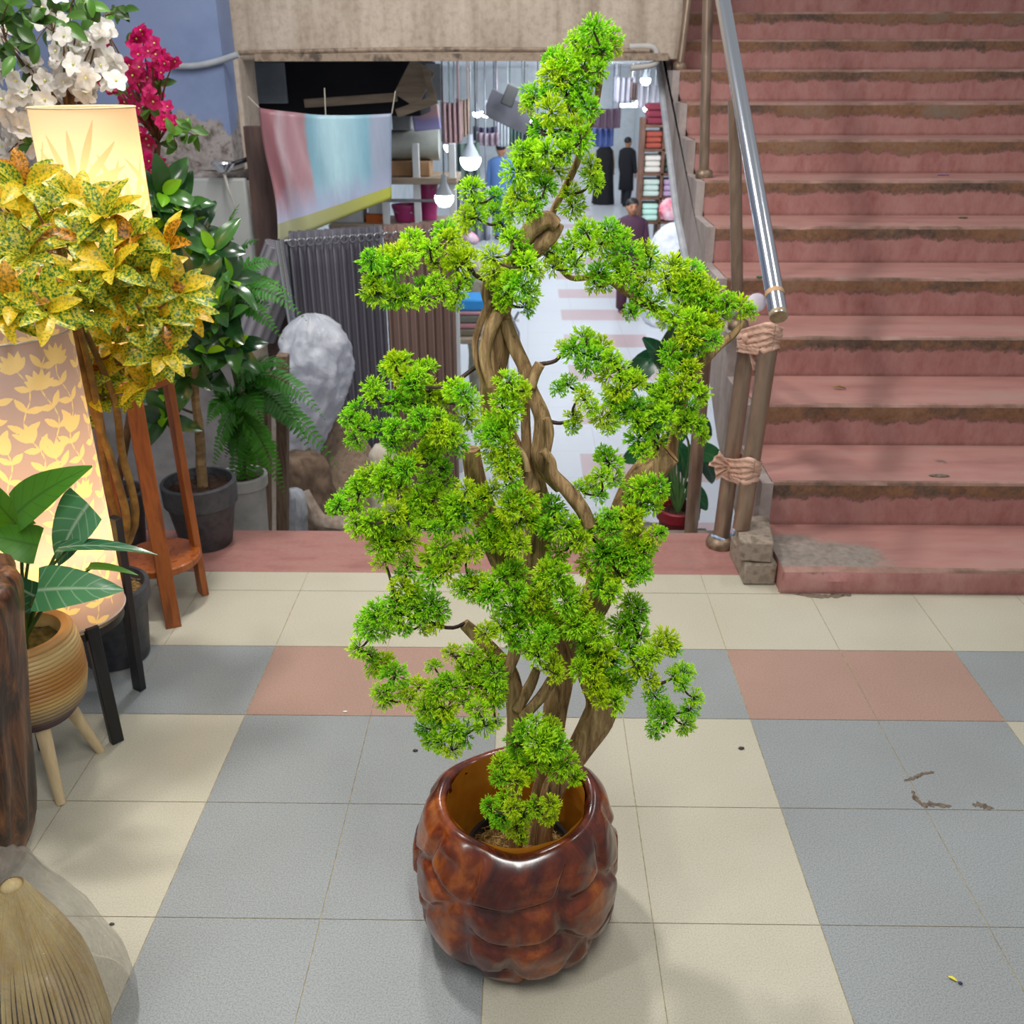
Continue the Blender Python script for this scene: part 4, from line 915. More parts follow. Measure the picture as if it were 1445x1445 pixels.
# cloth strips tied round the leaning posts
m_cloth = M('beige_cloth_strip', 'b08a78', 'd0ab98', 30, .9, bump=.5, stretch=(1, 1, 4))
def tie(label, c1, c2, r, tails, loops=3, seed=1):
    rr = random.Random(seed); c = (c1+c2)/2
    root = thing('cloth_tie', label, 'cloth tie', tuple(c)); mb = MB(); dx = (c2-c1); L = dx.length; ux = dx.normalized(); uy = Vector((-ux.y, ux.x, 0)).normalized()
    for k in range(loops):
        pts = []; rads = []
        for i in range(33):
            a = i/32*6.2832; cc = c1 if math.cos(a) < 0 else c2
            s = math.cos(a); pts.append(c+ux*(L/2*(1 if s > 0 else -1)*min(1, abs(s)*2)+s*r*1.12)+uy*math.sin(a)*r*1.14+Vector((0, 0, (k-loops/2)*.016+.008*math.sin(a*2+k)+rr.uniform(-.002, .002))))
        R_ = len(pts)-1; hw = .011+.004*((k*7+seed) % 3)/2
        def bf(u, v, pts=pts, R_=R_, hw=hw, k=k):
            i = min(R_-1, int(u*R_)); q = pts[i].lerp(pts[i+1], u*R_-i); e = (q-c); e.z = 0
            return q+e.normalized()*(.002*k+.003*math.sin(v*9+u*12+k))+Vector((0, 0, (v-.5)*2*hw))
        mb.grid(bf, 48, 6)
    kn = c-uy*r*1.3 if uy.y > 0 else c+uy*r*1.3
    mb.ell(kn, (.014, .012, .014), 10, 8, disp=lambda d: .25*mnoise.noise(Vector(d)*3)); mb.build('wrap', m_cloth, root, smooth=180, solid=.0016)
    for (dx_, dz_, w) in tails:
        mb = MB(); e = kn+Vector((dx_, -.012, dz_)); s = Vector((dz_, 0, -dx_)).normalized()
        def fn(u, v, kn=kn, e=e, s=s, w=w): return kn+(e-kn)*v+s*(u-.5)*w*(.25+.85*v)+Vector((0, -.006*math.sin(u*14+v*3)-.004, 0))
        mb.grid(fn, 14, 8); mb.build('tail', m_cloth, root, smooth=180, solid=.002)
dl = (q1-p1); d2_ = (q2-pb_)
def on_post(p, q, y):       # point of a post seen at photo height y
    best = None
    for i in range(101):
        c = p+(q-p)*i/100; v = c-CAM; yy = 722.5-FPX*v.dot(_U)/v.dot(_F)
        if best is None or abs(yy-y) < best[0]: best = (abs(yy-y), c)
    return best[1]
tie('beige cloth strip knotted round the middle of the two leaning posts', on_post(p1, q1, 655), on_post(pb_, q2, 660), .027, [(-.052, .035, .05), (-.045, -.01, .05), (.05, -.05, .03)], 4, 2)
tie('brownish cloth strip tied round the tops of the two leaning posts', on_post(p1, q1, 478), on_post(pb_, q2, 475), .027, [(.045, -.075, .045), (.03, -.10, .006)], 4, 5)
rp_ = MB(); a = on_post(p1, q1, 755); rp_.tube([a+Vector((.03*math.cos(t_), .03*math.sin(t_), .006*math.sin(t_*2))) for t_ in np.linspace(0, 6.28, 20)], .005, 8, cap=False); rp_.tube([a+Vector((.029, -.008, 0)), a+Vector((.045, -.015, .03)), a+Vector((.05, .0, .06))], .005, 8, res=4)
tag(rp_.build('rope', M('blue_white_rope', '6f8cb0', 'b4c4d8', 120, .9), loc=a), 'blue and white rope round the foot of the leaning post', 'rope')
# bricks
m_brick = M('worn_grey_brick', '6e6152', '95877a', 30, .9, bump=.6, c3='7d7264')
for (c, rot, lab) in (((.700, 2.63, .0355), .02, 'worn grey brick on the floor, lower of the two beside the first step'), ((.697, 2.635, .1065), -.14, 'worn grey brick lying on top of the other brick, under the leaning post')):
    c = Vector(c); mb = MB(); mb.box(c, (.098, .20, .069), rotz(rot)); mb.V[0] = mb.V[0]+np.array([[rnd.uniform(-.003, .003)]*3 for _ in range(8)])
    tag(mb.build('brick', m_brick, loc=c-Vector((0, 0, .034)), bevel=.006, smooth=30), lab, 'brick')
# litter
def flat_bit(name, label, cat, c, poly, th, mats, rz=0, mi=None):
    mb = MB(); R = rotz(rz); pts = [Vector(R@np.array((x, y, 0)))+Vector(c) for x, y in poly]; mb.prism(pts, (0, 0, th))
    return tag(mb.build(name, mats, loc=c, smooth=0), label, cat)
c = PZ(1345, 1383, .001); pt_ = thing('flower_petal', 'small yellow and purple fallen petal on the grey tiles at lower right', 'petal', tuple(c))
mb = MB(); mb.leaf(c+Vector((-.006, .006, .001)), (1, -.7, .1), (0, 0, 1), .016, .006, .6, .3); mb.build('petal', M('petal_yellow', 'd8cc3a', 'e6dc60', 60), pt_, smooth=180, solid=.0006)
mb = MB(); mb.ell(c+Vector((.009, -.007, .002)), (.004, .003, .002), 8, 6, disp=lambda d: .3*mnoise.noise(Vector(d)*3)); mb.build('base', M('petal_purple', '2a2348', '3a3058', 60), pt_)
for (x, y, L, lab) in ((1046, 1057, .007, 'small dark pebble on the cream tile right of the planter'), (158, 1305, .005, 'tiny dark crumb on the cream tile at lower left'), (586, 1060, .006, 'tiny grey crumb on the grey tile left of the planter')):
    c = PZ(x, y, 0); mb = MB(); mb.ell(c+Vector((0, 0, L*.4)), (L, L*.6, L*.45), 10, 8, disp=lambda d: .3*mnoise.noise(Vector(d)*2.5)); tag(mb.build('pebble', M('dark_grit', '2e2c2a', '45423f', 90), loc=c), lab, 'pebble')
c = PZ(487, 1005, 0); mb = MB(); mb.ell(c+Vector((0, 0, .002)), (.006, .003, .002), 8, 6); tag(mb.build('paper_scrap', M('white_paper', 'e8e6e0'), loc=c), 'white paper scrap on the terracotta tile left of the tree', 'scrap')
m_mud = M('dried_mud', '4a3f36', '7a6c5e', 60, .95, bump=.8, c3='5c5046')
rr = random.Random(12)
def mud(label, pts, w):   # every smear is one overlapping patch
    c = PZ(pts[0][0], pts[0][1], 0); mb = MB(); way = []
    for (xa_, ya_), (xb_, yb_) in zip(pts, pts[1:]+pts[-1:]): way += [(xa_+(xb_-xa_)*k/5, ya_+(yb_-ya_)*k/5) for k in range(5)]
    V = []; k = len(way)
    for i, (x, y) in enumerate(way):
        t_ = math.sin(math.pi*(i+.5)/k)**.4; hw = w*t_*rr.uniform(.5, 1.5); p = PZ(x, y, 0); q = PZ(*way[min(i+1, k-1)], 0)-PZ(*way[max(i-1, 0)], 0); s_ = Vector((-q.y, q.x, 0)).normalized() if q.length > 1e-6 else Vector((1, 0, 0))
        V += [tuple(p-s_*hw+Vector((0, 0, .0003))), tuple(p-s_*hw*.4+Vector((0, 0, .0025*t_))), tuple(p+s_*hw*.5+Vector((0, 0, .002*t_))), tuple(p+s_*hw*rr.uniform(.8, 1.2)+Vector((0, 0, .0003)))]
    mb.add(V, [(i*4+j, i*4+j+1, i*4+j+5, i*4+j+4) for i in range(k-1) for j in range(3)])
    tag(mb.build('mud_smear', m_mud, loc=c), label, 'mud')
mud('dried mud smear in a hook shape at the joint of the grey tiles at right', [(1288, 1116), (1292, 1128), (1302, 1136), (1318, 1135), (1340, 1138)], .0075)
mud('short dried mud streak above the hook shaped mud smear', [(1276, 1102), (1290, 1098), (1302, 1092), (1316, 1090)], .006)
mud('small dried mud blot right of the hook shaped mud smear', [(1372, 1136), (1384, 1136), (1398, 1141)], .008)
mud('dried mud crust at the foot of the first step', [(1098, 834), (1130, 839), (1158, 842), (1180, 841), (1200, 839)], .010)
c = PZ(1184, 548, step_z(3)); mb = MB(); mb.leaf(c+Vector((-.02, 0, .004)), (1, -.05, .05), (0, 0, 1), .045, .012, .5, .4, None, 0, 6); tag(mb.build('dry_leaf', M('dry_leaf_yellow', '8a7a34', '6a3820', 60), loc=c, smooth=180, solid=.0008), 'curled dry leaf lying on the fourth stair from the bottom', 'leaf')
c = PZ(1325, 672, step_z(2)); mb = MB(); mb.ell(c+Vector((0, 0, .002)), (.035, .012, .003), 12, 6, disp=lambda d: .3*mnoise.noise(Vector(d)*2.5)); tag(mb.build('mud_patch', m_mud, loc=c), 'dark flat patch on the second stair from the bottom', 'mud')
c = PZ(1330, 248, step_z(7)); 
c = PZ(1072, 391, step_z(5)+.004); mb = MB(); mb.ell(c, (.014, .006, .005), 10, 6, disp=lambda d: .3*mnoise.noise(Vector(d)*3)); tag(mb.build('wrapper', M('green_foil', '2a5a34', '3f7a48', 80, .3), loc=c), 'small green wrapper on the stair left of the handrail', 'wrapper')
c = PZ(1331, 247, step_z(7)+.002); mb = MB(); mb.box(c, (.05, .012, .003)); tag(mb.build('wrapper', M('blue_foil', '2c3a7a', '3c4a90', 80, .4), loc=c, bevel=.001), 'thin blue wrapper on the eighth stair', 'wrapper')
c = PZ(1359, 307, step_z(6)+.003); mb = MB(); mb.ell(c, (.022, .006, .004), 10, 6, disp=lambda d: .3*mnoise.noise(Vector(d)*3)); tag(mb.build('wrapper', M('olive_foil', '3a4a24', '54643a', 80, .4), loc=c), 'olive green wrapper on the seventh stair at right', 'wrapper')
# ------------------------------------------------------------------ leafy plant below the landing, right of the tree
r = random.Random(77); qx = P(955, 740, 3.4).x
pl_ = thing('potted_leafy_plant', 'dark broad leaved plant in a small red pot below the landing, beside the stairs', 'plant', (qx, 3.39, -.30))
pot_thing(pl_, (qx, 3.39), .06, .08, .17, M('maroon_pot', '6a1820', '86222c', 14, .45), m_soil, .03, -.30)
mb = MB(); sm = MB(); b0 = Vector((qx, 3.39, -.16)); mlf = leaf_mat('broad_dark_leaf', '16402a', '2f6e3c', .3, .2, '4a8050', .2)
for (x, y, L, a) in [(905,520,.20,-2.3),(945,485,.19,1.2),(925,590,.2,-2.6),(900,640,.16,-2.4),(985,600,.2,-.6),(1000,660,.18,-1.0),(965,650,.16,-1.2),(935,560,.18,2.2),(985,700,.14,-.9),(915,690,.12,-2.2),(890,580,.15,2.8),(950,620,.15,.8),(1000,640,.16,-.3),(930,500,.18,2.0),(875,560,.12,-2.8)]:
    p = P(x, y, r.uniform(3.36, 3.56)); d = Vector((math.cos(a), r.uniform(-.5, .1), math.sin(a)*.8))
    mb.leaf(p-d.normalized()*L*.5, d, (r.gauss(0, .3), -.9, .5), L, L*.48, .8, .14, None, 0, 8)
    sm.tube([b0, (b0+p)/2+Vector((0, .0, .08)), p-d.normalized()*L*.5], [.006, .005, .003], 7, res=5)
mb.build('foliage', mlf, pl_, smooth=180); sm.build('stem', M('green_stem', '3a5a2c', '4c7038', 20), pl_)
# ------------------------------------------------------------------ things below, left of the tree
def pbox(x0, y0, x1, y1, Y, dep):
    a = P(x0, (y0+y1)/2, Y); b = P(x1, (y0+y1)/2, Y); t_ = P((x0+x1)/2, y0, Y); u = P((x0+x1)/2, y1, Y)
    return Vector(((a.x+b.x)/2, Y+dep/2, (t_.z+u.z)/2)), (b.x-a.x, dep, t_.z-u.z)
def boxthing(name, label, cat, x0, y0, x1, y1, Y, dep, mat, bevel=.01, group=None, rot=None):
    c, s = pbox(x0, y0, x1, y1, Y, dep); mb = MB(); mb.box(c, s, rot)
    return tag(mb.build(name, mat, loc=c-Vector((0, 0, s[2]/2)), bevel=bevel, smooth=30), label, cat, group)
# printed banner
t = NT('faded_banner_print_glare'); t.set(Roughness=.35); u, v = t.uv(); f = t.noise(4, 5, .6); g = t.noise(14, 6, .7, stretch=(3, 1, .5))
uu = t.math('ADD', u, t.math('MULTIPLY', t.math('SUBTRACT', f, .5), .06))
c = t.ramp(uu, [(.0, 'b48088'), (.10, 'ac747c'), (.14, 'c8b0b8'), (.20, 'b88a94'), (.33, 'c09aa2'), (.36, '94c4d6'), (.55, 'cdeef6'), (.8, '9accde'), (.86, 'bcc6da'), (1, 'aab8d0')])  # pale middle stop paints the glare of lights into the print
k = t.n('ShaderNodeClamp'); t.l(t.math('MULTIPLY', t.math('SUBTRACT', .42, t.math('ADD', v, t.math('MULTIPLY', t.math('SUBTRACT', g, .5), .35))), 3.5), k.inputs[0]); c = t.mix(k.outputs[0], c, 'c8d0ea')
c = t.mix(.25, c, t.ramp(g, [(.4, (.7, .7, .75, 1)), (.6, (1, 1, 1, 1))]), 'MULTIPLY')
ye = t.ramp(u, [(0, 'b9b99a'), (.5, 'bfc182'), (1, 'd4d860')]); c = t.mix(t.math('LESS_THAN', v, .15), c, ye); t.base(c); t.translucent(c, .35); m_ban = t.m
BY = 4.95; bc4 = [P(392, 345, BY-.12), P(553, 280, BY+.1), P(553, 160, BY+.1), P(366, 152, BY)]
bn = thing('banner', 'faded printed cloth banner in pink, blue and yellow hanging below the beam', 'banner', tuple((bc4[2]+bc4[3])/2))
def banf(u, v):
    p = (bc4[0]*(1-u)+bc4[1]*u)*(1-v)+(bc4[3]*(1-u)+bc4[2]*u)*v
    return p+Vector((.012*math.sin(v*6)*(1-u), .03*math.sin(u*17+v*3)*math.exp(-u*3)+.012*math.sin(u*11), -.02*math.sin(math.pi*u)*(v)))
mb = MB(); mb.grid(banf, 48, 24); mb.build('cloth', m_ban, bn, smooth=180, solid=.003)
mb = MB(); 
for q, dst in ((bc4[3], (-.05, .0, .05)), (bc4[2], (.02, .02, .10)), (banf(.5, 1), (0, .02, .12))): mb.tube([q, q+Vector(dst)], .003, 6)
mb.build('tie_string', M('string', 'a8a296'), bn)
# curtains on a rod
CYL, CYR = 4.72, 5.12
def cpt(x, y): return P(x, y, CYL+(CYR-CYL)*(x-400)/236)
ra = cpt(396, 341); rb_ = cpt(642, 323)
cr0 = thing('curtain_rack', 'steel curtain rod on two uprights below the banner', 'rod', (ra.x, ra.y, -.83))
m_steel = M('grey_steel', '8a8c90', 'a0a2a6', 20, .35, .8)
mb = MB(); mb.tube([ra, rb_], .012, 10); mb.build('rod', m_steel, cr0)
for q, zb_ in ((ra+Vector((.02, .03, 0)), -.83), (rb_+Vector((-.03, .05, 0)), -1.15)):
    mb = MB(); mb.tube([Vector((q.x, q.y, zb_)), q], .014, 10); mb.build('upright', m_steel, cr0)
def curtain(label, x0, x1, nf, mat, seed):
    a0 = cpt(x0, 341-(x0-396)/246*18); b0 = cpt(x1, 341-(x1-396)/246*18); zb_ = -1.02
    root = thing('curtain', label, 'curtain', tuple((a0+b0)/2)); dirv = (b0-a0); nrm = Vector((dirv.y, -dirv.x, 0)).normalized()
    def fn(u, v):
        p = a0+dirv*u; s = math.sin(u*nf*6.2832); am = .035+.006*math.sin(u*9+seed)
        z = a0.z+dirv.z*u+.045-(a0.z+.045-zb_)*(1-v)
        return Vector((p.x, p.y, z))+nrm*(s*am*(.8+.2*v)+.02)+dirv.normalized()*.012*math.sin(u*nf*12.566+v)
    mb = MB(); mb.grid(fn, nf*14, 10); mb.build('cloth', mat, root, smooth=180, solid=.003)
    m_gr = M('steel_ring', 'b8bac0', None, metal=1, rough=.2)
    for k in range(nf):
        p = a0+dirv*((k+.25)/nf)+nrm*.062; mb = MB()
        mb.tube([p+(dirv.normalized()*math.cos(t_)+Vector((0, 0, 1))*math.sin(t_))*.017 for t_ in np.linspace(0, 6.283, 13)], .004, 6, cap=False); mb.build('grommet', m_gr, root)
curtain('charcoal pleated curtain hanging on the rod, left one', 404, 535, 11, M('charcoal_curtain', '56545e', '6e6c76', 3, .55, stretch=(1, 1, .2)), 1)
curtain('brown pleated curtain hanging on the rod, right one', 537, 636, 8, M('brown_curtain', '735c54', '8a726a', 3, .6, stretch=(1, 1, .2)), 2)
a = P(394, 338, 4.55); b = P(411, 445, 4.55); mb = MB(); mb.tube([a, b+(b-a)*1.9], .022, 14); sc_ = tag(mb.build('steel_pole', m_chrome, loc=(b+(b-a)*1.9)), 'shiny steel pole leaning at the left edge of the charcoal curtain', 'pole')
# bagged bulge of clear plastic
t = NT('cloudy_plastic'); t.set(Roughness=.15, Specular_IOR_Level=.6); f = t.noise(7, 6, .65, dist=1.2); t.base(t.ramp(f, [(.3, 'c4c8d2'), (.5, 'dcdfe8'), (.7, 'f2f4f8')])); t.bump(f, .6, .03); t.translucent('e6e9f4', .45); m_cloud = t.m
BYY = 4.12
def blob(name, label, cat, px, Y, mat, dep=.22, seed=0, wr=.06, zbot=None, sub=0, crk=.05):
    # rounded sack: outline rows (y, x0, x1) in photo pixels become the sections of the sack
    rows = [(P((a+b)/2, y, Y), abs((P(b, y, Y)-P(a, y, Y)).x)/2) for (y, a, b) in px]
    if zbot is not None: rows.append((Vector((rows[-1][0].x, Y, zbot)), rows[-1][1]*.9))
    mb = MB(); n = 72; V = []; UV = []; sd = Vector((seed*3.1, 0, 0))
    cs, ws = spline([r_[0] for r_ in rows], [r_[1] for r_ in rows], 7); rows = list(zip(cs, ws))
    for i, (c_, w) in enumerate(rows):
        for j in range(n):
            an = 6.2832*j/n; d = Vector((math.cos(an), math.sin(an), 0)); q = Vector((d.x*2.2, d.y*2.2, c_.z*7))+sd
            ns = 1+wr*2*mnoise.noise(q)+wr*mnoise.noise(q*2.3)+crk*(.5-abs(mnoise.noise(q*2.6+Vector((3, 1, 0))))*2.2-abs(mnoise.noise(q*6))*1.0)
            V.append((c_.x+d.x*w*ns, c_.y+d.y*min(dep, w)*ns, c_.z+crk*.15*mnoise.noise(q*4))); UV.append((j/n, i/len(rows)))
    k = len(rows); F = [(i*n+j, (i+1)*n+j, (i+1)*n+(j+1) % n, i*n+(j+1) % n) for i in range(k-1) for j in range(n)]+[tuple(range(n)), tuple(range((k-1)*n, k*n))[::-1]]
    mb.add(V, F, 0, UV); low = rows[-1][0]
    return tag(mb.build(name, mat, loc=low, smooth=180, sub=sub), label, cat)
m_burlap = M('burlap', '7e6a58', '9c8874', 30, .95, bump=.6, c3='8c7866'); m_burl2 = M('dark_burlap', '5c4a3c', '7c6856', 20, .95, bump=.5)
blob('plastic_bag', 'big cloudy white plastic bag standing in front of the charcoal curtain', 'bag', [(444,432,444),(450,418,462),(462,404,478),(485,394,490),(512,392,497),(535,392,492),(560,392,484),(585,394,474),(615,396,460),(640,398,452),(676,402,440)], BYY, m_cloud, .2, 1, .12, crk=.07)
blob('burlap_sack', 'large brown burlap sack under the plastic bag', 'sack', [(585,478,492),(600,458,506),(630,440,520),(670,425,540),(710,415,560),(748,412,566)], 4.32, m_burlap, .26, 3, .05, -.83)
blob('burlap_sack', 'dark brown open sack of grain left of the large burlap sack', 'sack', [(640,405,445),(655,400,462),(690,404,470),(730,408,480)], 3.98, m_burl2, .16, 4, .08, -.83)
blob('cloth_sack', 'small white cloth sack with a green side beside the wooden boards', 'sack', [(690,408,420),(700,404,430),(725,402,434),(750,402,434)], 3.62, M('white_cloth_sack', '8e929a', 'b4b8c0', 14, .8, bump=.3), .08, 5, .04, -.83)
blob('rolled_cloth', 'pale beige rolled cloth end on the right side of the large sack', 'cloth', [(628,530,545),(640,522,560),(665,520,566),(690,522,560)], 3.85, M('cream_cloth', 'b4a898', 'ccc2b4', 10, .85), .1, 6, .04, -.83)
tl = MB(); a = P(428, 695, 3.72); b = P(450, 735, 3.7); c = P(485, 742, 3.66); tl.tube([a, b, c, P(495, 752, 3.66)], [.03, .035, .045, .04], 12, res=6, rough=.15); tag(tl.build('sack_mouth', M('pale_burlap_fold', '8e7e70', 'b09e90', 30, .9, bump=.5), loc=c), 'pale twisted sack fold lying in front of the dark sack', 'cloth')
m_crate = M('weathered_board', '4c3c30', '7a6554', 12, .8, stretch=(3, 3, .4), c3='5c4a3c')
for i, (x0, x1, y0, Y, lab) in enumerate(((366, 380, 560, 3.42, 'weathered upright board right of the fern pot, shorter one'), (392, 406, 500, 3.52, 'weathered upright board left of the plastic bag, taller one'))):
    a = P((x0+x1)/2, y0, Y); b = P((x0+x1)/2, 760, Y); mb = MB(); mb.bar(Vector((b.x, Y, -.34)), a, .042, .05, up=(0, 1, 0)); tag(mb.build('wooden_board', m_crate, loc=Vector((b.x, Y, -.34)), bevel=.003, smooth=30), lab, 'board')
mb = MB(); a = P(330, 530, 3.44); b = P(390, 532, 3.44); mb.bar(a, b, .03, .03, up=(0, 1, 0)); mb.bar(Vector((a.x+.02, 3.44, -.34)), a+Vector((.02, 0, 0)), .035, .03, up=(0, 1, 0)); tag(mb.build('timber_trestle', m_crate, loc=Vector((a.x, 3.42, -.34)), bevel=.003, smooth=30), 'weathered timber trestle behind the fern fronds', 'trestle')
# column side: board, roll, brown battens, round mirror lamp
boxthing('white_board', 'pale painted board leaning on the wall under the broken plaster', 'board', 250, 252, 352, 372, 5.15, .05, M('pale_board', 'a3a6a4', 'b4b7b4', 3, .6), .01)
q_, sq_ = pbox(352, 178, 392, 352, 5.12, .05); zt_ = q_.z+sq_[2]/2; mb = MB(); mb.box((q_.x, q_.y, (zt_+LZ)/2), (sq_[0], .05, zt_-LZ))
tag(mb.build('wooden_batten', M('dark_batten', '40302c', '5c4640', 10, .7, stretch=(3, 3, .4)), loc=(q_.x, q_.y, LZ), bevel=.005, smooth=30), 'dark brown upright batten between the pale board and the banner', 'batten')
mb = MB(); mb.tube([P(360, 470, 4.9), P(404, 352, 4.9)], .11, 24, rough=.05); t = NT('striped_grey_cloth'); t.set(Roughness=.8); u, v = t.uv(); t.base(t.ramp(t.math('FRACT', t.math('MULTIPLY', u, 14)), [(.0, '5d5a62'), (.4, '8a868e'), (.6, '9a979e'), (1, '66626a')])); tag(mb.build('cloth_roll', t.m, loc=P(362, 470, 4.9), smooth=60), 'striped grey cloth roll leaning below the pale board', 'roll')
lm = thing('wall_lamp', 'small round steel wall lamp with a hanging pale cord, on the broken plaster', 'lamp', tuple(P(315, 236, 5.1)))
mb = MB(); c = P(315, 234, 5.1); mb.lathe([(0, -.03), (.03, -.028), (.05, -.005), (.062, .012), (.058, .022), (0, .026)], c, 24); mb.build('head', m_chrome, lm)
mb = MB(); mb.tube([c+Vector((.02, .05, 0)), P(352, 224, 5.22)], .012, 8); mb.build('bracket', m_black, lm)
mb = MB(); mb.tube([c+Vector((.0, 0, -.03)), P(322, 265, 5.08), P(331, 290, 5.08), P(330, 312, 5.08)], [.009, .008, .005, .002], 8, res=5); mb.build('cord', M('pale_cord', 'a8a49c', 'bcb8b0'), lm)
mb = MB(); mb.tube([P(245, 93, 5.28), P(275, 93, 5.28), P(305, 87, 5.28), P(336, 77, 5.28)], .016, 10, res=5); tag(mb.build('conduit', M('grey_conduit', '9498a0', 'aab0b6', 8, .5), loc=P(245, 93, 5.28)), 'pale conduit pipe running along the blue grey wall', 'pipe')
mb = MB(); mb.tube([P(888, 66, 5.56), P(918, 66, 5.56), P(926, 74, 5.56), P(924, 90, 5.56), P(890, 96, 5.56)], .016, 10, res=4); tag(mb.build('conduit', M('bent_pale_conduit', 'b0aca8', 'c4c0bc', 8, .5), loc=P(888, 66, 5.56)), 'bent pale conduit loop on the beam next to the stairs', 'pipe')
# ------------------------------------------------------------------ loft with boards, under the passage ceiling
LY = 6.6
boxthing('loft_opening', 'storage loft opening under the passage ceiling, its shade put in as a black box, behind the beam', 'loft', 350, 84, 592, 164, LY, 1.2, M('loft_shade', '14141a', '1e1e26', 4, .9), .01)  # near black box stands in for the shade inside the loft opening
boxthing('grey_board', 'grey board at the left end of the dark loft', 'panel', 352, 88, 402, 146, LY-.12, .05, M('grey_panel', '6a7078', '8c929a', 3, .7), .005)
m_plank = M('pale_plank', '8a7a68', 'a89884', 10, .7, stretch=(.4, 3, 3))
for i, (a, b, w, lab) in enumerate((((430,146),(560,137),.05,'pale plank lying along the front of the dark loft'), ((572,142),(598,92),.16,'wide pale plank propped under the beam, slanting left'), ((600,96),(612,142),.04,'narrow plank propped under the beam, slanting right'), ((560,160),(616,140),.05,'short pale plank sticking out over the banner corner'))):
    mb = MB(); p = P(*a, LY-.16-.07*i); q = P(*b, LY-.16-.07*i); mb.bar(p, q, w, .04, up=(0, 1, 0)); tag(mb.build('wooden_plank', m_plank, loc=p, bevel=.004, smooth=30), lab, 'plank')
boxthing('grey_board', 'pale grey board right of the propped planks', 'panel', 600, 90, 622, 142, LY+.02, .05, M('pale_grey_panel', '9aa0a6', 'b0b6bc', 3, .7), .005)
# ------------------------------------------------------------------ stall on the left of the passage
SY = 7.3
m_white = M('white_painted_steel', 'c8cacc', 'd6d8da', 4, .5)
rk = thing('shelf_rack', 'white steel shelf rack with wooden shelf holding rolls, carton and buckets', 'shelf rack', (P(590, 400, SY).x, SY, -1.58))
for x in (545, 590, 640):
    p = P(x, 300, SY+.02); mb = MB(); mb.box((p.x, SY+.02, (-1.6+.98)/2-.02), (.05, .05, 2.56)); mb.build('post', m_white, rk, bevel=.004)
p0 = P(545, 254, SY); p1_ = P(690, 240, SY); mb = MB(); mb.box(((p0.x+P(645, 250, SY).x)/2, SY+.22, P(600, 251, SY).z-.02), (P(645, 250, SY).x-p0.x, .5, .045)); mb.build('shelf', m_plank, rk, bevel=.004)
mb = MB(); mb.box(((P(465, 320, SY).x+P(645, 250, SY).x)/2, SY+.22, P(600, 320, SY).z), (P(645, 250, SY).x-P(465, 320, SY).x, .5, .04)); mb.build('shelf', m_plank, rk, bevel=.004)
mb = MB(); mb.tube([P(540, 283, SY), P(640, 283, SY)], .012, 8); mb.build('rail', m_steel, rk)
zsh = P(600, 251, SY).z+.0025
mb = MB(); p = P(590, 238, SY+.2); c, s = pbox(548, 229, 606, 250, SY+.05, .3); c.z = zsh+s[2]/2+.002; mb.box(c, s); tag(mb.build('carton', M('brown_cardboard', '94704e', 'a8835e', 10, .8), loc=c, bevel=.004), 'flat brown carton on the wooden shelf', 'carton')
mb = MB(); zc = c.z+s[2]/2; a = P(552, 208, SY+.2); b = P(620, 204, SY+.2); rr_ = .105; mb.tube([Vector((a.x, a.y, zc+rr_+.002)), Vector((b.x, b.y, zc+rr_+.002))], rr_, 24, rough=.04); tag(mb.build('fabric_roll', M('pale_fabric', '9ea29c', 'b4b8b0', 8, .8), loc=a, smooth=60), 'pale grey fabric roll lying above the carton', 'roll')
mb = MB(); c, s = pbox(582, 148, 620, 184, SY-.02, .06); mb.box(c, s, roty(-.1)); t = NT('pink_blue_print'); t.set(Roughness=.5); u = t.noise(3, 3); tc = t.n('ShaderNodeTexCoord'); sp = t.n('ShaderNodeSeparateXYZ'); t.l(tc.outputs['Generated'], sp.inputs[0]); t.base(t.ramp(t.math('ADD', sp.outputs[2], t.math('MULTIPLY', t.math('SUBTRACT', u, .5), .5)), [(.2, '9a94c8'), (.45, '8a84b4'), (.6, 'b48e98'), (1, 'b49a94')])); tag(mb.build('printed_cushion', t.m, loc=c, bevel=.01), 'pink and violet printed cushion hanging above the fabric roll', 'cushion')
boxthing('grey_box', 'grey box left of the printed cushion', 'box', 553, 158, 580, 184, SY+.12, .2, M('grey_carton', '7c7e80', '929496', 4, .8), .01)
m_mag2 = M('magenta_plastic', '962a62', 'b0387a', 6, .4)
zb2 = P(600, 320, SY).z+.024
def bucket(label, x0, x1, y0, z_low, Y, h):
    a = P(x0, y0, Y); b = P(x1, y0, Y); c = (a+b)/2; r_ = (b.x-a.x)/2; root = thing('bucket', label, 'bucket', (c.x, Y, z_low))
    mb = MB(); mb.lathe([(0, z_low), (r_*.78, z_low), (r_*.97, z_low+h-.02), (r_*1.03, z_low+h-.02), (r_*1.03, z_low+h), (r_*.93, z_low+h), (r_*.74, z_low+.03), (0, z_low+.03)], (c.x, Y, 0), 32); mb.build('body', m_mag2, root, smooth=35)
    mb = MB(); mb.tube([Vector((c.x-r_, Y, z_low+h-.01)), Vector((c.x-r_*.6, Y-r_*.7, z_low+h-.05)), Vector((c.x+r_*.6, Y-r_*.7, z_low+h-.05)), Vector((c.x+r_, Y, z_low+h-.01))], .006, 6, res=5); mb.build('handle', m_steel, root)
hb_ = P(580, 288, SY+.2).z-zb2
bucket('magenta plastic bucket standing on the lower shelf, wider one in front', 553, 592, 288, zb2, SY+.14, max(.12, hb_))
bucket('tall magenta plastic bucket at the right on the lower shelf, taller one', 588, 618, 254, zb2, SY+.24, P(600, 256, SY+.24).z-zb2)
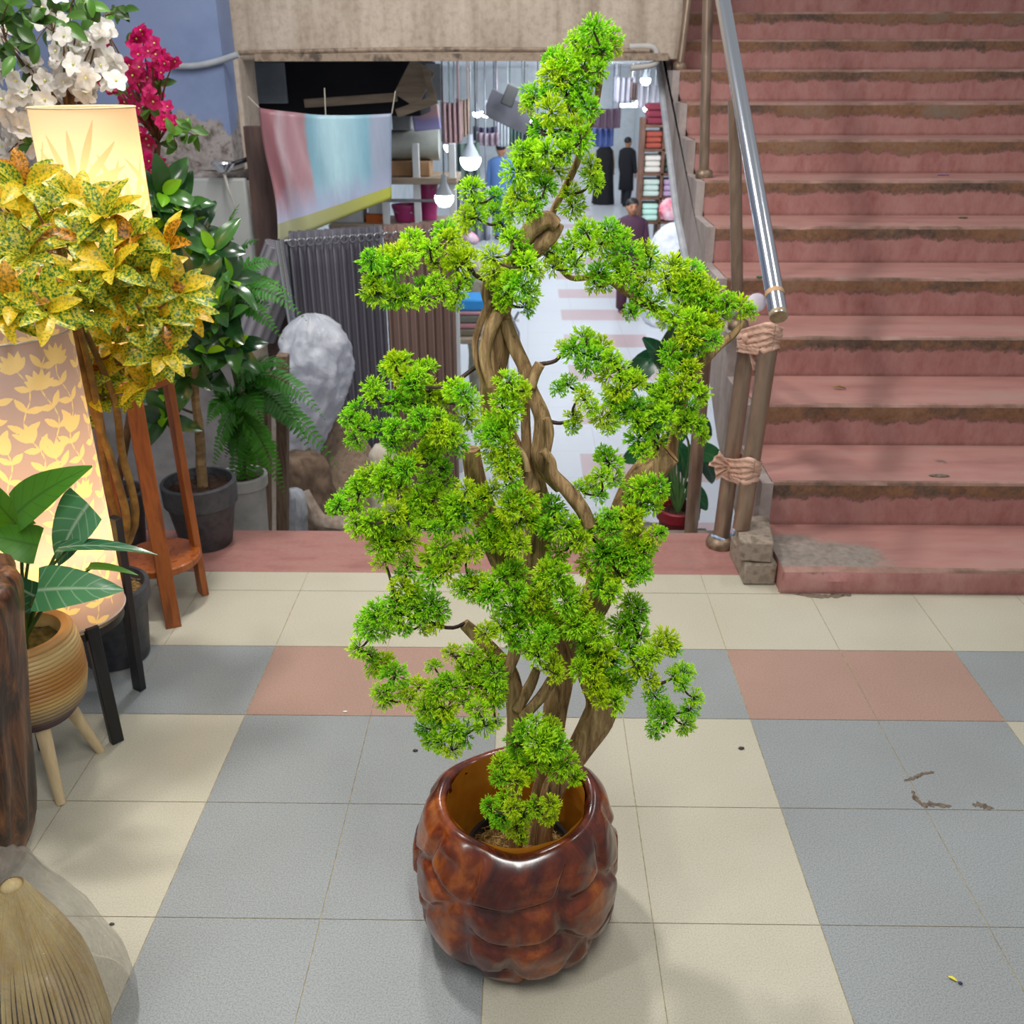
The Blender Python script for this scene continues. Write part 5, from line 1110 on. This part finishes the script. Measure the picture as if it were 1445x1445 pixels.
boxthing('orange_box', 'orange and white box left of the buckets', 'box', 516, 303, 541, 317, SY+.06, .22, M('orange_carton', 'b85a1c', 'cc6a26', 4, .7), .006)
boxthing('white_box', 'white box standing on the orange box', 'box', 519, 279, 540, 302, SY+.07, .2, M('white_carton', 'b8bcc0', 'c8ccd0', 4, .7), .006)
boxthing('white_sheet', 'white sheet of packed cloth under the banner edge', 'cloth', 470, 283, 512, 317, SY+.06, .25, M('white_packed_cloth', 'a8acb4', 'c4c8ce', 6, .8), .02)
# hanging LED bulbs
m_bulb = emis('led_bulb_glow', 'f4fbff', 22); m_bcone = M('bulb_white_plastic', 'b4bcc8', 'c4ccd6', 6, .4)
def bulb(label, x, y, Y, r_, energy=10, cordtop=1.5):
    c = P(x, y, Y); root = thing('hanging_bulb', label, 'bulb', tuple(c))
    mb = MB(); mb.lathe([(0, -r_*.85), (r_*.55, -r_*.72), (r_*.92, -r_*.3), (r_, .0), (r_, r_*.35), (r_*.9, r_*.42)], c, 24); mb.build('diffuser', m_bulb, root)
    mb = MB(); mb.lathe([(r_*.98, r_*.4), (r_*.6, r_*1.1), (r_*.3, r_*1.7), (r_*.26, r_*2.5), (0, r_*2.55)], c, 24); mb.build('housing', m_bcone, root)
    mb = MB(); mb.tube([c+Vector((0, 0, r_*2.4)), Vector((c.x+.01, c.y, cordtop))], .005, 6); mb.build('cord', m_steel, root)
bulb('hanging bulb above the brown curtain, nearest and largest', 627, 281, 6.6, .062, 30)
bulb('hanging bulb right of the shelf rack, second largest', 664, 228, 8.5, .085, 30)
bulb('small hanging bulb left of the second largest bulb', 635, 208, 12, .07)
bulb('small hanging bulb high up left of the black panel', 686, 160, 15, .07); bulb('small hanging bulb next to the high one, slightly lower', 673, 161, 15.6, .06)
bulb('small round bulb at the right end of the grey duct', 743, 167, 12, .07); bulb('faint small bulb above the pink fabrics', 651, 174, 16, .06)
bulb('round bulb beside the stair side, high at right', 911, 114, 16, .075); bulb('round bulb over the textile shelf at right', 913, 154, 17, .06); bulb('round bulb right of the others over the textile shelf', 922, 157, 17.5, .055)
tb_ = thing('tube_light', 'glowing tube light above the black clad walkers', 'light', tuple(P(892, 148, 19))); mb = MB(); mb.tube([P(876, 147, 19), P(907, 147, 19)], .05, 12); mb.build('tube', emis('tube_glow', 'f0fff8', 14), tb_); mb = MB(); c, s = pbox(874, 141, 909, 145, 19, .1); mb.box(c, s); mb.build('fitting', m_white, tb_); mb = MB(); mb.tube([c, Vector((c.x, c.y, 1.571))], .01, 6); mb.build('hanger', m_steel, tb_)
# duct, panel, hung goods
mb = MB(); mb.bar(P(688, 143, 10.5), P(748, 172, 10.5), .26, .2, up=(0, 1, 0)); mb.tube([P(700, 145, 10.6), Vector((P(700, 145, 10.6).x, 10.6, 1.571))], .008, 6); mb.tube([P(738, 165, 10.6), Vector((P(738, 165, 10.6).x, 10.6, 1.571))], .008, 6); tag(mb.build('duct', M('dark_grey_duct', '2c2c34', '40404a', 6, .6), loc=P(688, 143, 10.5), bevel=.02), 'dark grey duct slanting across under the passage ceiling', 'duct')
mb = MB(); mb.bar(P(714, 149, 10.2), P(725, 121, 10.2), .12, .05, up=(0, 1, 0)); tag(mb.build('black_panel', M('black_panel', '08080a', '101014'), loc=P(714, 149, 10.2), bevel=.01), 'black panel standing on the slanting grey duct', 'panel')
def cloth(name, label, x0, y0, x1, y1, Y, mat, folds=3, dep=.05, group=None, cat='cloth'):
    a = P(x0, y0, Y); b = P(x1, y0, Y); z1_ = P((x0+x1)/2, y1, Y).z
    def fn(u, v): return Vector((a.x+(b.x-a.x)*u, Y+dep*math.sin(u*folds*6.28)*(.6+.4*v)+.01*math.sin(v*7), z1_+(a.z-z1_)*v-.02*math.sin(u*3)))
    mb = MB(); mb.grid(fn, folds*10, 6)
    for q in (.08, .92): e = fn(q, 1); mb.tube([e-Vector((0, 0, .01)), Vector((e.x, e.y, 1.571))], .003, 5)
    return tag(mb.build(name, mat, loc=Vector(((a.x+b.x)/2, Y, a.z)), smooth=180, solid=.012), label, cat, group)
cl = [('pink_cloth','dusty pink hanging cloth right of the printed cushion',622,142,650,200,9.5,'a4868a'),('beige_cloth','beige hanging cloth beside the dusty pink one',644,138,662,190,9.9,'b49c90'),('green_cloth','grey green hanging cloth behind the second largest bulb',632,200,676,282,11,'6a7c78'),
 ('dark_cloth','dark hanging cloth under the duct',668,178,700,198,14,'3a3a52'),('rose_cloth','rose patterned hanging cloth left of the man in blue',672,186,704,204,13.5,'8a7a86'),('white_cloth','white hanging cloth right of the rose patterned one',700,168,718,205,14.5,'b4bcc4'),
 ('teal_cloth','dark teal hanging cloth right of the white one',718,172,738,206,14.8,'4c6460'),('navy_cloth','navy hanging cloth left of the tree crown',738,165,760,240,15.5,'2c2c3c'),('grey_curtain','pale grey curtain at the left, under the small bulb',640,262,690,338,10.2,'8a8e9c'),
 ('blue_striped_cloth','blue striped cloth hung over the black robed walker',834,180,866,206,21,'4a5a92'),('maroon_cloth','maroon and violet folded cloths above the blue striped cloth',838,152,876,180,20.5,'5c4858'),('grey_drape','grey drape high right of the tree crown',868,108,898,145,18.6,'8c8c98'),
 ('silver_drape','silver pleated drape beside the stair side',901,118,932,152,17.8,'b0aeb8'),('brown_drape','brown drape between the grey and silver drapes',890,115,903,140,18.2,'5c4c4c')]
for (nm, lab, x0, y0, x1, y1, Y, colr) in cl: cloth(nm, lab, x0, y0, x1, y1, Y, M(nm, colr, None, rough=.8), 4)
# textile shelf on the right
TYY = 13.6
ts = thing('textile_shelf', 'tall wooden textile shelf lit green white, beside the stair side', 'shelf', (P(930, 250, TYY).x, TYY, LZ))
m_tsw = M('brown_shelf_wood', '5a3a2c', '74503c', 8, .6)
xA, xB_ = P(908, 200, TYY).x, P(966, 200, TYY).x
for x in (xA, (xA+xB_)/2, xB_):
    mb = MB(); mb.box((x, TYY+.2, (LZ+1.25)/2-.18), (.04, .45, 2.49-.04)); mb.build('upright', m_tsw, ts, bevel=.004)
zs_ = [P(930, y, TYY).z for y in (178, 212, 246, 280, 314)]
for z in zs_:
    mb = MB(); mb.box(((xA+xB_)/2, TYY+.2, z), (xB_-xA, .45, .035)); mb.build('shelf', m_tsw, ts, bevel=.004)
stk = [('c4ece0','pale green'),('2c2c3e','navy'),('c2d4cc','mint'),('b89cc0','lilac'),('d6d0c8','cream'),('3c4a44','dark green'),('a04a3c','brick red'),('ccc4d8','pale violet'),('7c2a3c','wine red'),('d8d4cc','ivory')]
for i, z in enumerate(zs_[::-1]):
    for s_ in range(2):
        colr, nm = stk[(i*2+s_) % 10]; x0 = xA+(xB_-xA)*(.06+.5*s_); w = (xB_-xA)*.40; nh = 3
        nxt = zs_[::-1][i+1] if i < 4 else z+.36
        mb = MB(); h = (nxt-z)*.72
        for q in range(nh): mb.box((x0+w/2, TYY+.18, z+.02+h*(q+.5)/nh), (w*(1-.05*(q % 2)), .34, h/nh*.94))
        tag(mb.build('folded_cloth_stack', M('cloth_'+nm.replace(' ', '_'), colr, None, rough=.85), loc=(x0+w/2, TYY+.18, z+.02), bevel=.02, smooth=40), f'{nm} folded cloth stack on the textile shelf, {"left" if s_ == 0 else "right"} side', 'cloth stack')
# white bundles by the stair side
m_wb = M('white_bundle', 'c8cad6', 'dfe0e8', 6, .7, bump=.3)
blob('white_bundle', 'heap of white wrapped bundles beside the stair side, behind the person in maroon', 'bundle', [(315,945,975),(325,930,985),(345,918,990),(380,910,992),(420,906,992),(450,906,990)], 12.6, m_wb, .5, 9, .08, LZ)
blob('red_white_bag', 'red and white bag on top of the white bundles', 'bag', [(280,940,960),(288,932,970),(298,929,974),(309,934,970)], 12.9, M('red_white_bag', 'c83a5c', 'd8d0d8', 3, .6), .3, 11, .08)
# stool with folded cloths left of the trunk
QY = 8.6
sl = thing('display_stool', 'low grey stool carrying folded cloths, seen left of the bonsai trunk', 'stool', (P(652, 480, QY).x, QY, LZ))
c, s = pbox(632, 478, 684, 486, QY, .5); mb = MB(); mb.box(c, s); mb.build('top', m_plank, sl, bevel=.01)
for sx in (-.45, .45):
    for sy in (-.42, .42): mb = MB(); mb.box((c.x+s[0]*sx, c.y+.5*sy, (LZ+c.z)/2), (.03, .03, c.z-LZ)); mb.build('leg', M('dark_stool_leg', '3a3438', '54505a'), sl, bevel=.003)
zt = c.z+s[2]/2
for i, (colr, nm, h) in enumerate((('7a7060','olive grey',.07),('b07c80','dusty rose',.05),('6c6a60','dark olive',.07),('b4868c','pink edged',.04),('2e86c8','bright blue',.10))):
    mb = MB(); mb.box((c.x+.01*i, c.y, zt+h/2+.001), (s[0]*.8, .36, h)); tag(mb.build('folded_cloth', M('cloth_'+nm.replace(' ', '_'), colr, None, rough=.85), loc=(c.x, c.y, zt), bevel=.015, smooth=40), f'{nm} folded cloth in the pile on the low stool', 'folded cloth'); zt += h+.002
blob('beige_sack', 'beige sack behind the bonsai trunk, above the folded cloths', 'sack', [(370,668,680),(378,660,690),(395,656,694),(420,658,690),(470,660,690)], 9.6, M('beige_sack', '8e8878', 'a8a290', 8, .8), .2, 12, .05, LZ)
mb = MB(); c, s = pbox(648, 328, 676, 346, 9.2, .12); mb.ell(c, (s[0]/2, .08, s[2]/2), 20, 12, rot=roty(.4)); tag(mb.build('cushion', M('pink_white_cushion', 'c04a70', 'd8c4d0', 3, .7), loc=c), 'pink and white cushion left of the trunk top', 'cushion')
mb = MB(); a = P(716, 438, 9.0); b = P(732, 452, 9.0)
for q in ((P(714, 432, 9), P(732, 470, 9)), (P(732, 440, 9), P(716, 470, 9)), (P(714, 452, 9), P(733, 452, 9)), (P(716, 470, 9), Vector((P(716, 480, 9).x, 9, LZ))), (P(732, 470, 9), Vector((P(732, 480, 9).x, 9, LZ)))): mb.tube([*q], .012, 8)
tag(mb.build('folding_stand', m_steel, loc=Vector((a.x, 9, LZ))), 'dark metal folding stand right of the bonsai trunk', 'stand')
# ------------------------------------------------------------------ people
m_skin = M('skin', '9a6a50', 'b0805f', 5, .6); m_hair = M('black_hair', '0e0c0c', '1a1616', 30, .5)
def person(label, pos, H, yaw, top, bottom, arms=((.0, 0), (.0, 0)), hem=.42, robe=None, face=True, stride=0, akimbo=0, shoe='1a1614'):
    root = thing('person', label, 'person', tuple(pos)); R = rotz(yaw); o = Vector(pos)
    W = lambda x, y, z: Vector(R@np.array((x*H, y*H, z*H)))+o
    hips = W(0, 0, .5); lg = []
    mb = MB(); arm_pts = []
    for i, sd in enumerate((-1, 1)):
        st0 = stride*sd
        k_ = W(sd*.055, -.02-st0*.5, .27); an = W(sd*.055, .01-st0, .04); toe = W(sd*.062, -.085-st0, .012); hp = W(sd*.048, 0, .5)
        mb.tube([hp, k_, an], [.052*H, .038*H, .024*H], 12, res=5); mb.tube([an, W(sd*.06, -.03-st0, .022), toe], [.024*H, .022*H, .016*H], 8, res=3); lg.append((hp, k_, an))
        sh = W(sd*.105, 0, .81); 
        if akimbo and sd == akimbo: el = W(sd*.20, .02, .65); wr = W(sd*.09, -.05, .56); hd_ = W(sd*.06, -.06, .55)
        else:
            f_ = arms[i][0]; el = W(sd*.135, -.01-f_*.08, .64); wr = W(sd*.135, -.04-f_*.2, .49+f_*.12); hd_ = W(sd*.13, -.05-f_*.24, .44+f_*.13)
        mb.tube([sh, el, wr], [.034*H, .026*H, .018*H], 10, res=5); d = (hd_-wr).normalized(); arm_pts.append((sh, el, wr))
        mb.ell(wr+d*.025*H, (.02*H, .012*H, .026*H), 10, 8, rot=along(d))
        side = d.cross(Vector((0, 1, .1))).normalized()
        for q in range(4): b0 = wr+d*.045*H+side*(q-1.5)*.009*H; L = (.036, .042, .040, .031)[q]*H; mb.tube([b0, b0+d*L*.55, b0+d*L+Vector((0, -.004, 0))*H*2], [.0055*H, .005*H, .0035*H], 6)
        b0 = wr+d*.02*H+side*.018*H; mb.tube([b0, b0+(d*.6+side*.8)*.025*H, b0+(d+side*.5)*.04*H], [.006*H, .0055*H, .004*H], 6)
    mb.tube([W(0, 0, .47), W(0, 0, .60), W(0, .005, .72), W(0, 0, .80), W(0, .0, .83)], [.064*H, .062*H, .066*H, .062*H, .04*H], 16, res=4)
    mb.tube([W(-.1, 0, .81), W(.1, 0, .81)], .036*H, 10); mb.tube([W(0, .005, .80), W(0, -.005, .89)], .032*H, 12)
    hc = W(0, -.008, .932); mb.ell(hc, (.050*H, .058*H, .068*H), 20, 14, rot=R); mb.ell(W(0, -.03, .905), (.034*H, .034*H, .036*H), 14, 10)
    mb.tube([W(0, -.062, .945), W(0, -.076, .922), W(0, -.064, .917)], [.006*H, .011*H, .008*H], 8, res=3)
    for sd in (-1, 1): mb.ell(W(sd*.05, .0, .93), (.008*H, .016*H, .022*H), 8, 6)
    b = mb.build('body', m_skin, root, smooth=180); rm = b.modifiers.new('join', 'REMESH'); rm.mode = 'VOXEL'; rm.voxel_size = .009*H; rm.use_smooth_shade = True
    sm_ = b.modifiers.new('soft', 'SMOOTH'); sm_.iterations = 2; sm_.factor = .5
    if face:
        for sd in (-1, 1): mb = MB(); mb.ell(W(sd*.02, -.060, .938), .0065*H, 8, 6); mb.build('eye', m_hair, root); mb = MB(); mb.tube([W(sd*.031, -.058, .951), W(sd*.012, -.064, .953)], .003*H, 6); mb.build('eyebrow', m_hair, root)
        mb = MB(); mb.tube([W(-.016, -.060, .899), W(0, -.066, .901), W(.016, -.060, .899)], .0042*H, 6, res=3); mb.build('mouth', M('lips', '7a3e38'), root)
    if robe:
        mb = MB(); rings = [(.985, .02, .02, .0), (.975, .045, .05, .0), (.94, .062, .07, .0), (.89, .068, .066, .005), (.85, .09, .07, .005), (.80, .135, .088, .005), (.65, .15, .105, .0), (.45, .15, .12, 0), (.2, .165, .14, 0), (.012, .18, .155, 0)]
        n = 36; V = []
        for (z, rx_, ry_, y) in rings:
            for j in range(n): an_ = 6.2832*j/n; fo_ = 1+.06*math.sin(an_*9)*max(0, .8-z); V.append(W(math.cos(an_)*rx_*fo_, y+math.sin(an_)*ry_*fo_, z))
        F = [(i*n+j, (i+1)*n+j, (i+1)*n+(j+1) % n, i*n+(j+1) % n) for i in range(len(rings)-1) for j in range(n)]+[tuple(range(n))]
        mb.add([tuple(v) for v in V], F); mb.build('robe', robe, root, smooth=180); return root
    mb = MB(); rings = [(.862, .040, .044), (.848, .085, .060), (.825, .128, .070), (.76, .125, .084), (.66, .108, .082), (.56, .112, .086), (hem, .124, .094)]; n = 28; V = []
    for (z, rx_, ry_) in rings:
        for j in range(n): an_ = 6.2832*j/n; fo_ = 1+.05*math.sin(an_*5)*max(0, .75-z); V.append(W(math.cos(an_)*rx_*fo_, math.sin(an_)*ry_*fo_, z))
    F = [(i*n+j, (i+1)*n+j, (i+1)*n+(j+1) % n, i*n+(j+1) % n) for i in range(len(rings)-1) for j in range(n)]; mb.add([tuple(v) for v in V], F)
    mt = M('tunic_'+top, top, None, rough=.85); mb.build('tunic', mt, root, smooth=180, solid=.006)
    for (sh, el, wr) in arm_pts: mb = MB(); mb.tube([sh, el, el+(wr-el)*.92], [.042*H, .034*H, .028*H], 12, res=5); mb.build('sleeve', mt, root, smooth=180)
    mb = MB()
    for (hp, k_, an) in lg: mb.tube([hp+Vector((0, 0, .03*H)), k_, an], [.064*H, .056*H, .044*H], 14, res=5)
    mb.build('trousers', M('trousers_'+bottom, bottom, None, rough=.85), root, smooth=180)
    mb = MB(); mb.ell(W(0, .006, .962), (.057*H, .064*H, .050*H), 20, 12, disp=lambda d: .06*mnoise.noise(Vector(d)*4)); mb.build('hair', m_hair, root, smooth=180)
    for i, (hp, k_, an) in enumerate(lg): sd = (-1, 1)[i]; mb = MB(); mb.ell(an+Vector(R@np.array((0, -.035*H, -.018*H))), (.028*H, .062*H, .024*H), 12, 8, rot=R); mb.build('shoe', M('shoe_'+shoe, shoe), root)
    return root
pm = PZ(885, 441, LZ); person('young person in a maroon tunic and trousers walking toward the camera', pm, 1.50, .12, '4a2a40', '4c2c3c', hem=.30, stride=.03)
pk = PZ(851, 288, LZ); person('woman in a long black robe, left of the two walkers in black', pk, 1.58, 2.8, '0', '0', robe=M('black_robe', '08080c', '121218', 10, .8), face=False)
pk2 = PZ(882, 292, LZ); person('walker in black clothes with dark hair, right of the black robed woman', pk2, 1.60, 2.4, '101018', '14141e', hem=.25, face=False, stride=.04)
pb2 = P(707, 205, 19.5); pb2 = Vector((pb2.x, 19.5, LZ)); person('man in a light blue tunic seen from behind, left of the tree crown', pb2, (P(707, 201, 19.5).z-LZ), 2.9, '5c80b8', '5878ac', hem=.28, face=False)
pa = P(984, 330, 10.6); person('person in dark navy with a hand on the hip, half hidden by the stairs', Vector((pa.x+.10, 10.6, LZ)), 1.62, .0, '23223a', '3a2438', hem=.40, akimbo=-1)
# ------------------------------------------------------------------ light
def area(name, loc, size, energy, color, target, sy=None):
    ld = bpy.data.lights.new(name, 'AREA'); ld.energy = energy; ld.color = color; ld.shape = 'RECTANGLE'; ld.size = size; ld.size_y = sy or size
    o = bpy.data.objects.new(name, ld); COL.objects.link(o); o.location = loc
    o.rotation_euler = (Vector(target)-Vector(loc)).to_track_quat('-Z', 'Y').to_euler(); return o
area('ceiling_lamp', (-.85, 2.05, 2.75), .2, 36, (1, .97, .92), (0, 1.4, 0), .2)
area('ceiling_tube', (.15, .35, 2.4), .15, 25, (1, .99, .96), (.05, 1.4, .7), 1.0)
area('hall_fill', (-.5, 3.4, 3.0), .2, 50, (1, .98, .95), (-.5, 4.9, .6), 1.2)  # added area light that brightens the beam and the goods below it
for i, y in enumerate((7.6, 10.5, 13.5, 17, 21, 26, 31)):
    area('passage_tube', (.3, y, 1.5), 1.2, 52, (.92, .97, 1), (.3, y+.9, -1.2), 1.6)
    area('passage_tube', (.9, y+.8, 1.45), 1.2, 44, (.94, .98, 1), (.9, y+4, .2), .3)
area('stair_fill', (1.9, 3.0, 3.7), .25, 22, (1, .97, .95), (1.9, 3.6, .6), 1.2)  # added light with no visible source, lifts the dark stairs
area('tree_fill', (-1.15, .45, 1.95), .12, 10.5, (1, .98, .94), (0, 1.3, .75), .9)  # unseen fill light put in for the lower foliage
w = bpy.data.worlds.new('hall_ambient'); SC.world = w; w.use_nodes = True
w.node_tree.nodes['Background'].inputs[0].default_value = (.93, .96, 1, 1); w.node_tree.nodes['Background'].inputs[1].default_value = .34
SC.view_settings.exposure = 0

# repeats of one kind share a group
GROUPS = {'stair_post': 'steel posts of the stair railing', 'hanging_bulb': 'hanging bulbs in the passage', 'brick': 'stacked grey bricks', 'curtain': 'pleated curtains on the rod', 'floor_lamp': 'lit lamps on plank stands',
 'cloth_tie': 'cloth strips tied round the leaning posts', 'folded_cloth_stack': 'folded cloth stacks on the textile shelf', 'folded_cloth': 'folded cloths piled on the low stool', 'wooden_plank': 'loose planks at the dark loft',
 'pebble': 'grit on the floor tiles', 'bucket': 'magenta buckets on the shelf rack', 'wrapper': 'wrappers on the stairs', 'mud_smear': 'dried mud marks on the tiles', 'wooden_board': 'weathered boards below the landing', 'potted_shrub': 'flowering shrubs behind the lamps', 'burlap_sack': 'burlap sacks below the landing', 'person': 'people in the passage', 'conduit': 'conduit pipes on the walls', 'grey_board': 'grey boards beside the loft'}
for o in COL.objects:
    if o.parent is None and o.get('label'):
        g = GROUPS.get(o.name.split('.')[0])
        if g: o['group'] = g
        elif o.get('category') == 'cloth' and (o.name.split('.')[0].endswith(('_cloth', '_drape')) or o.name == 'grey_curtain') and o.location.y > 9: o['group'] = 'hanging cloths in the passage'
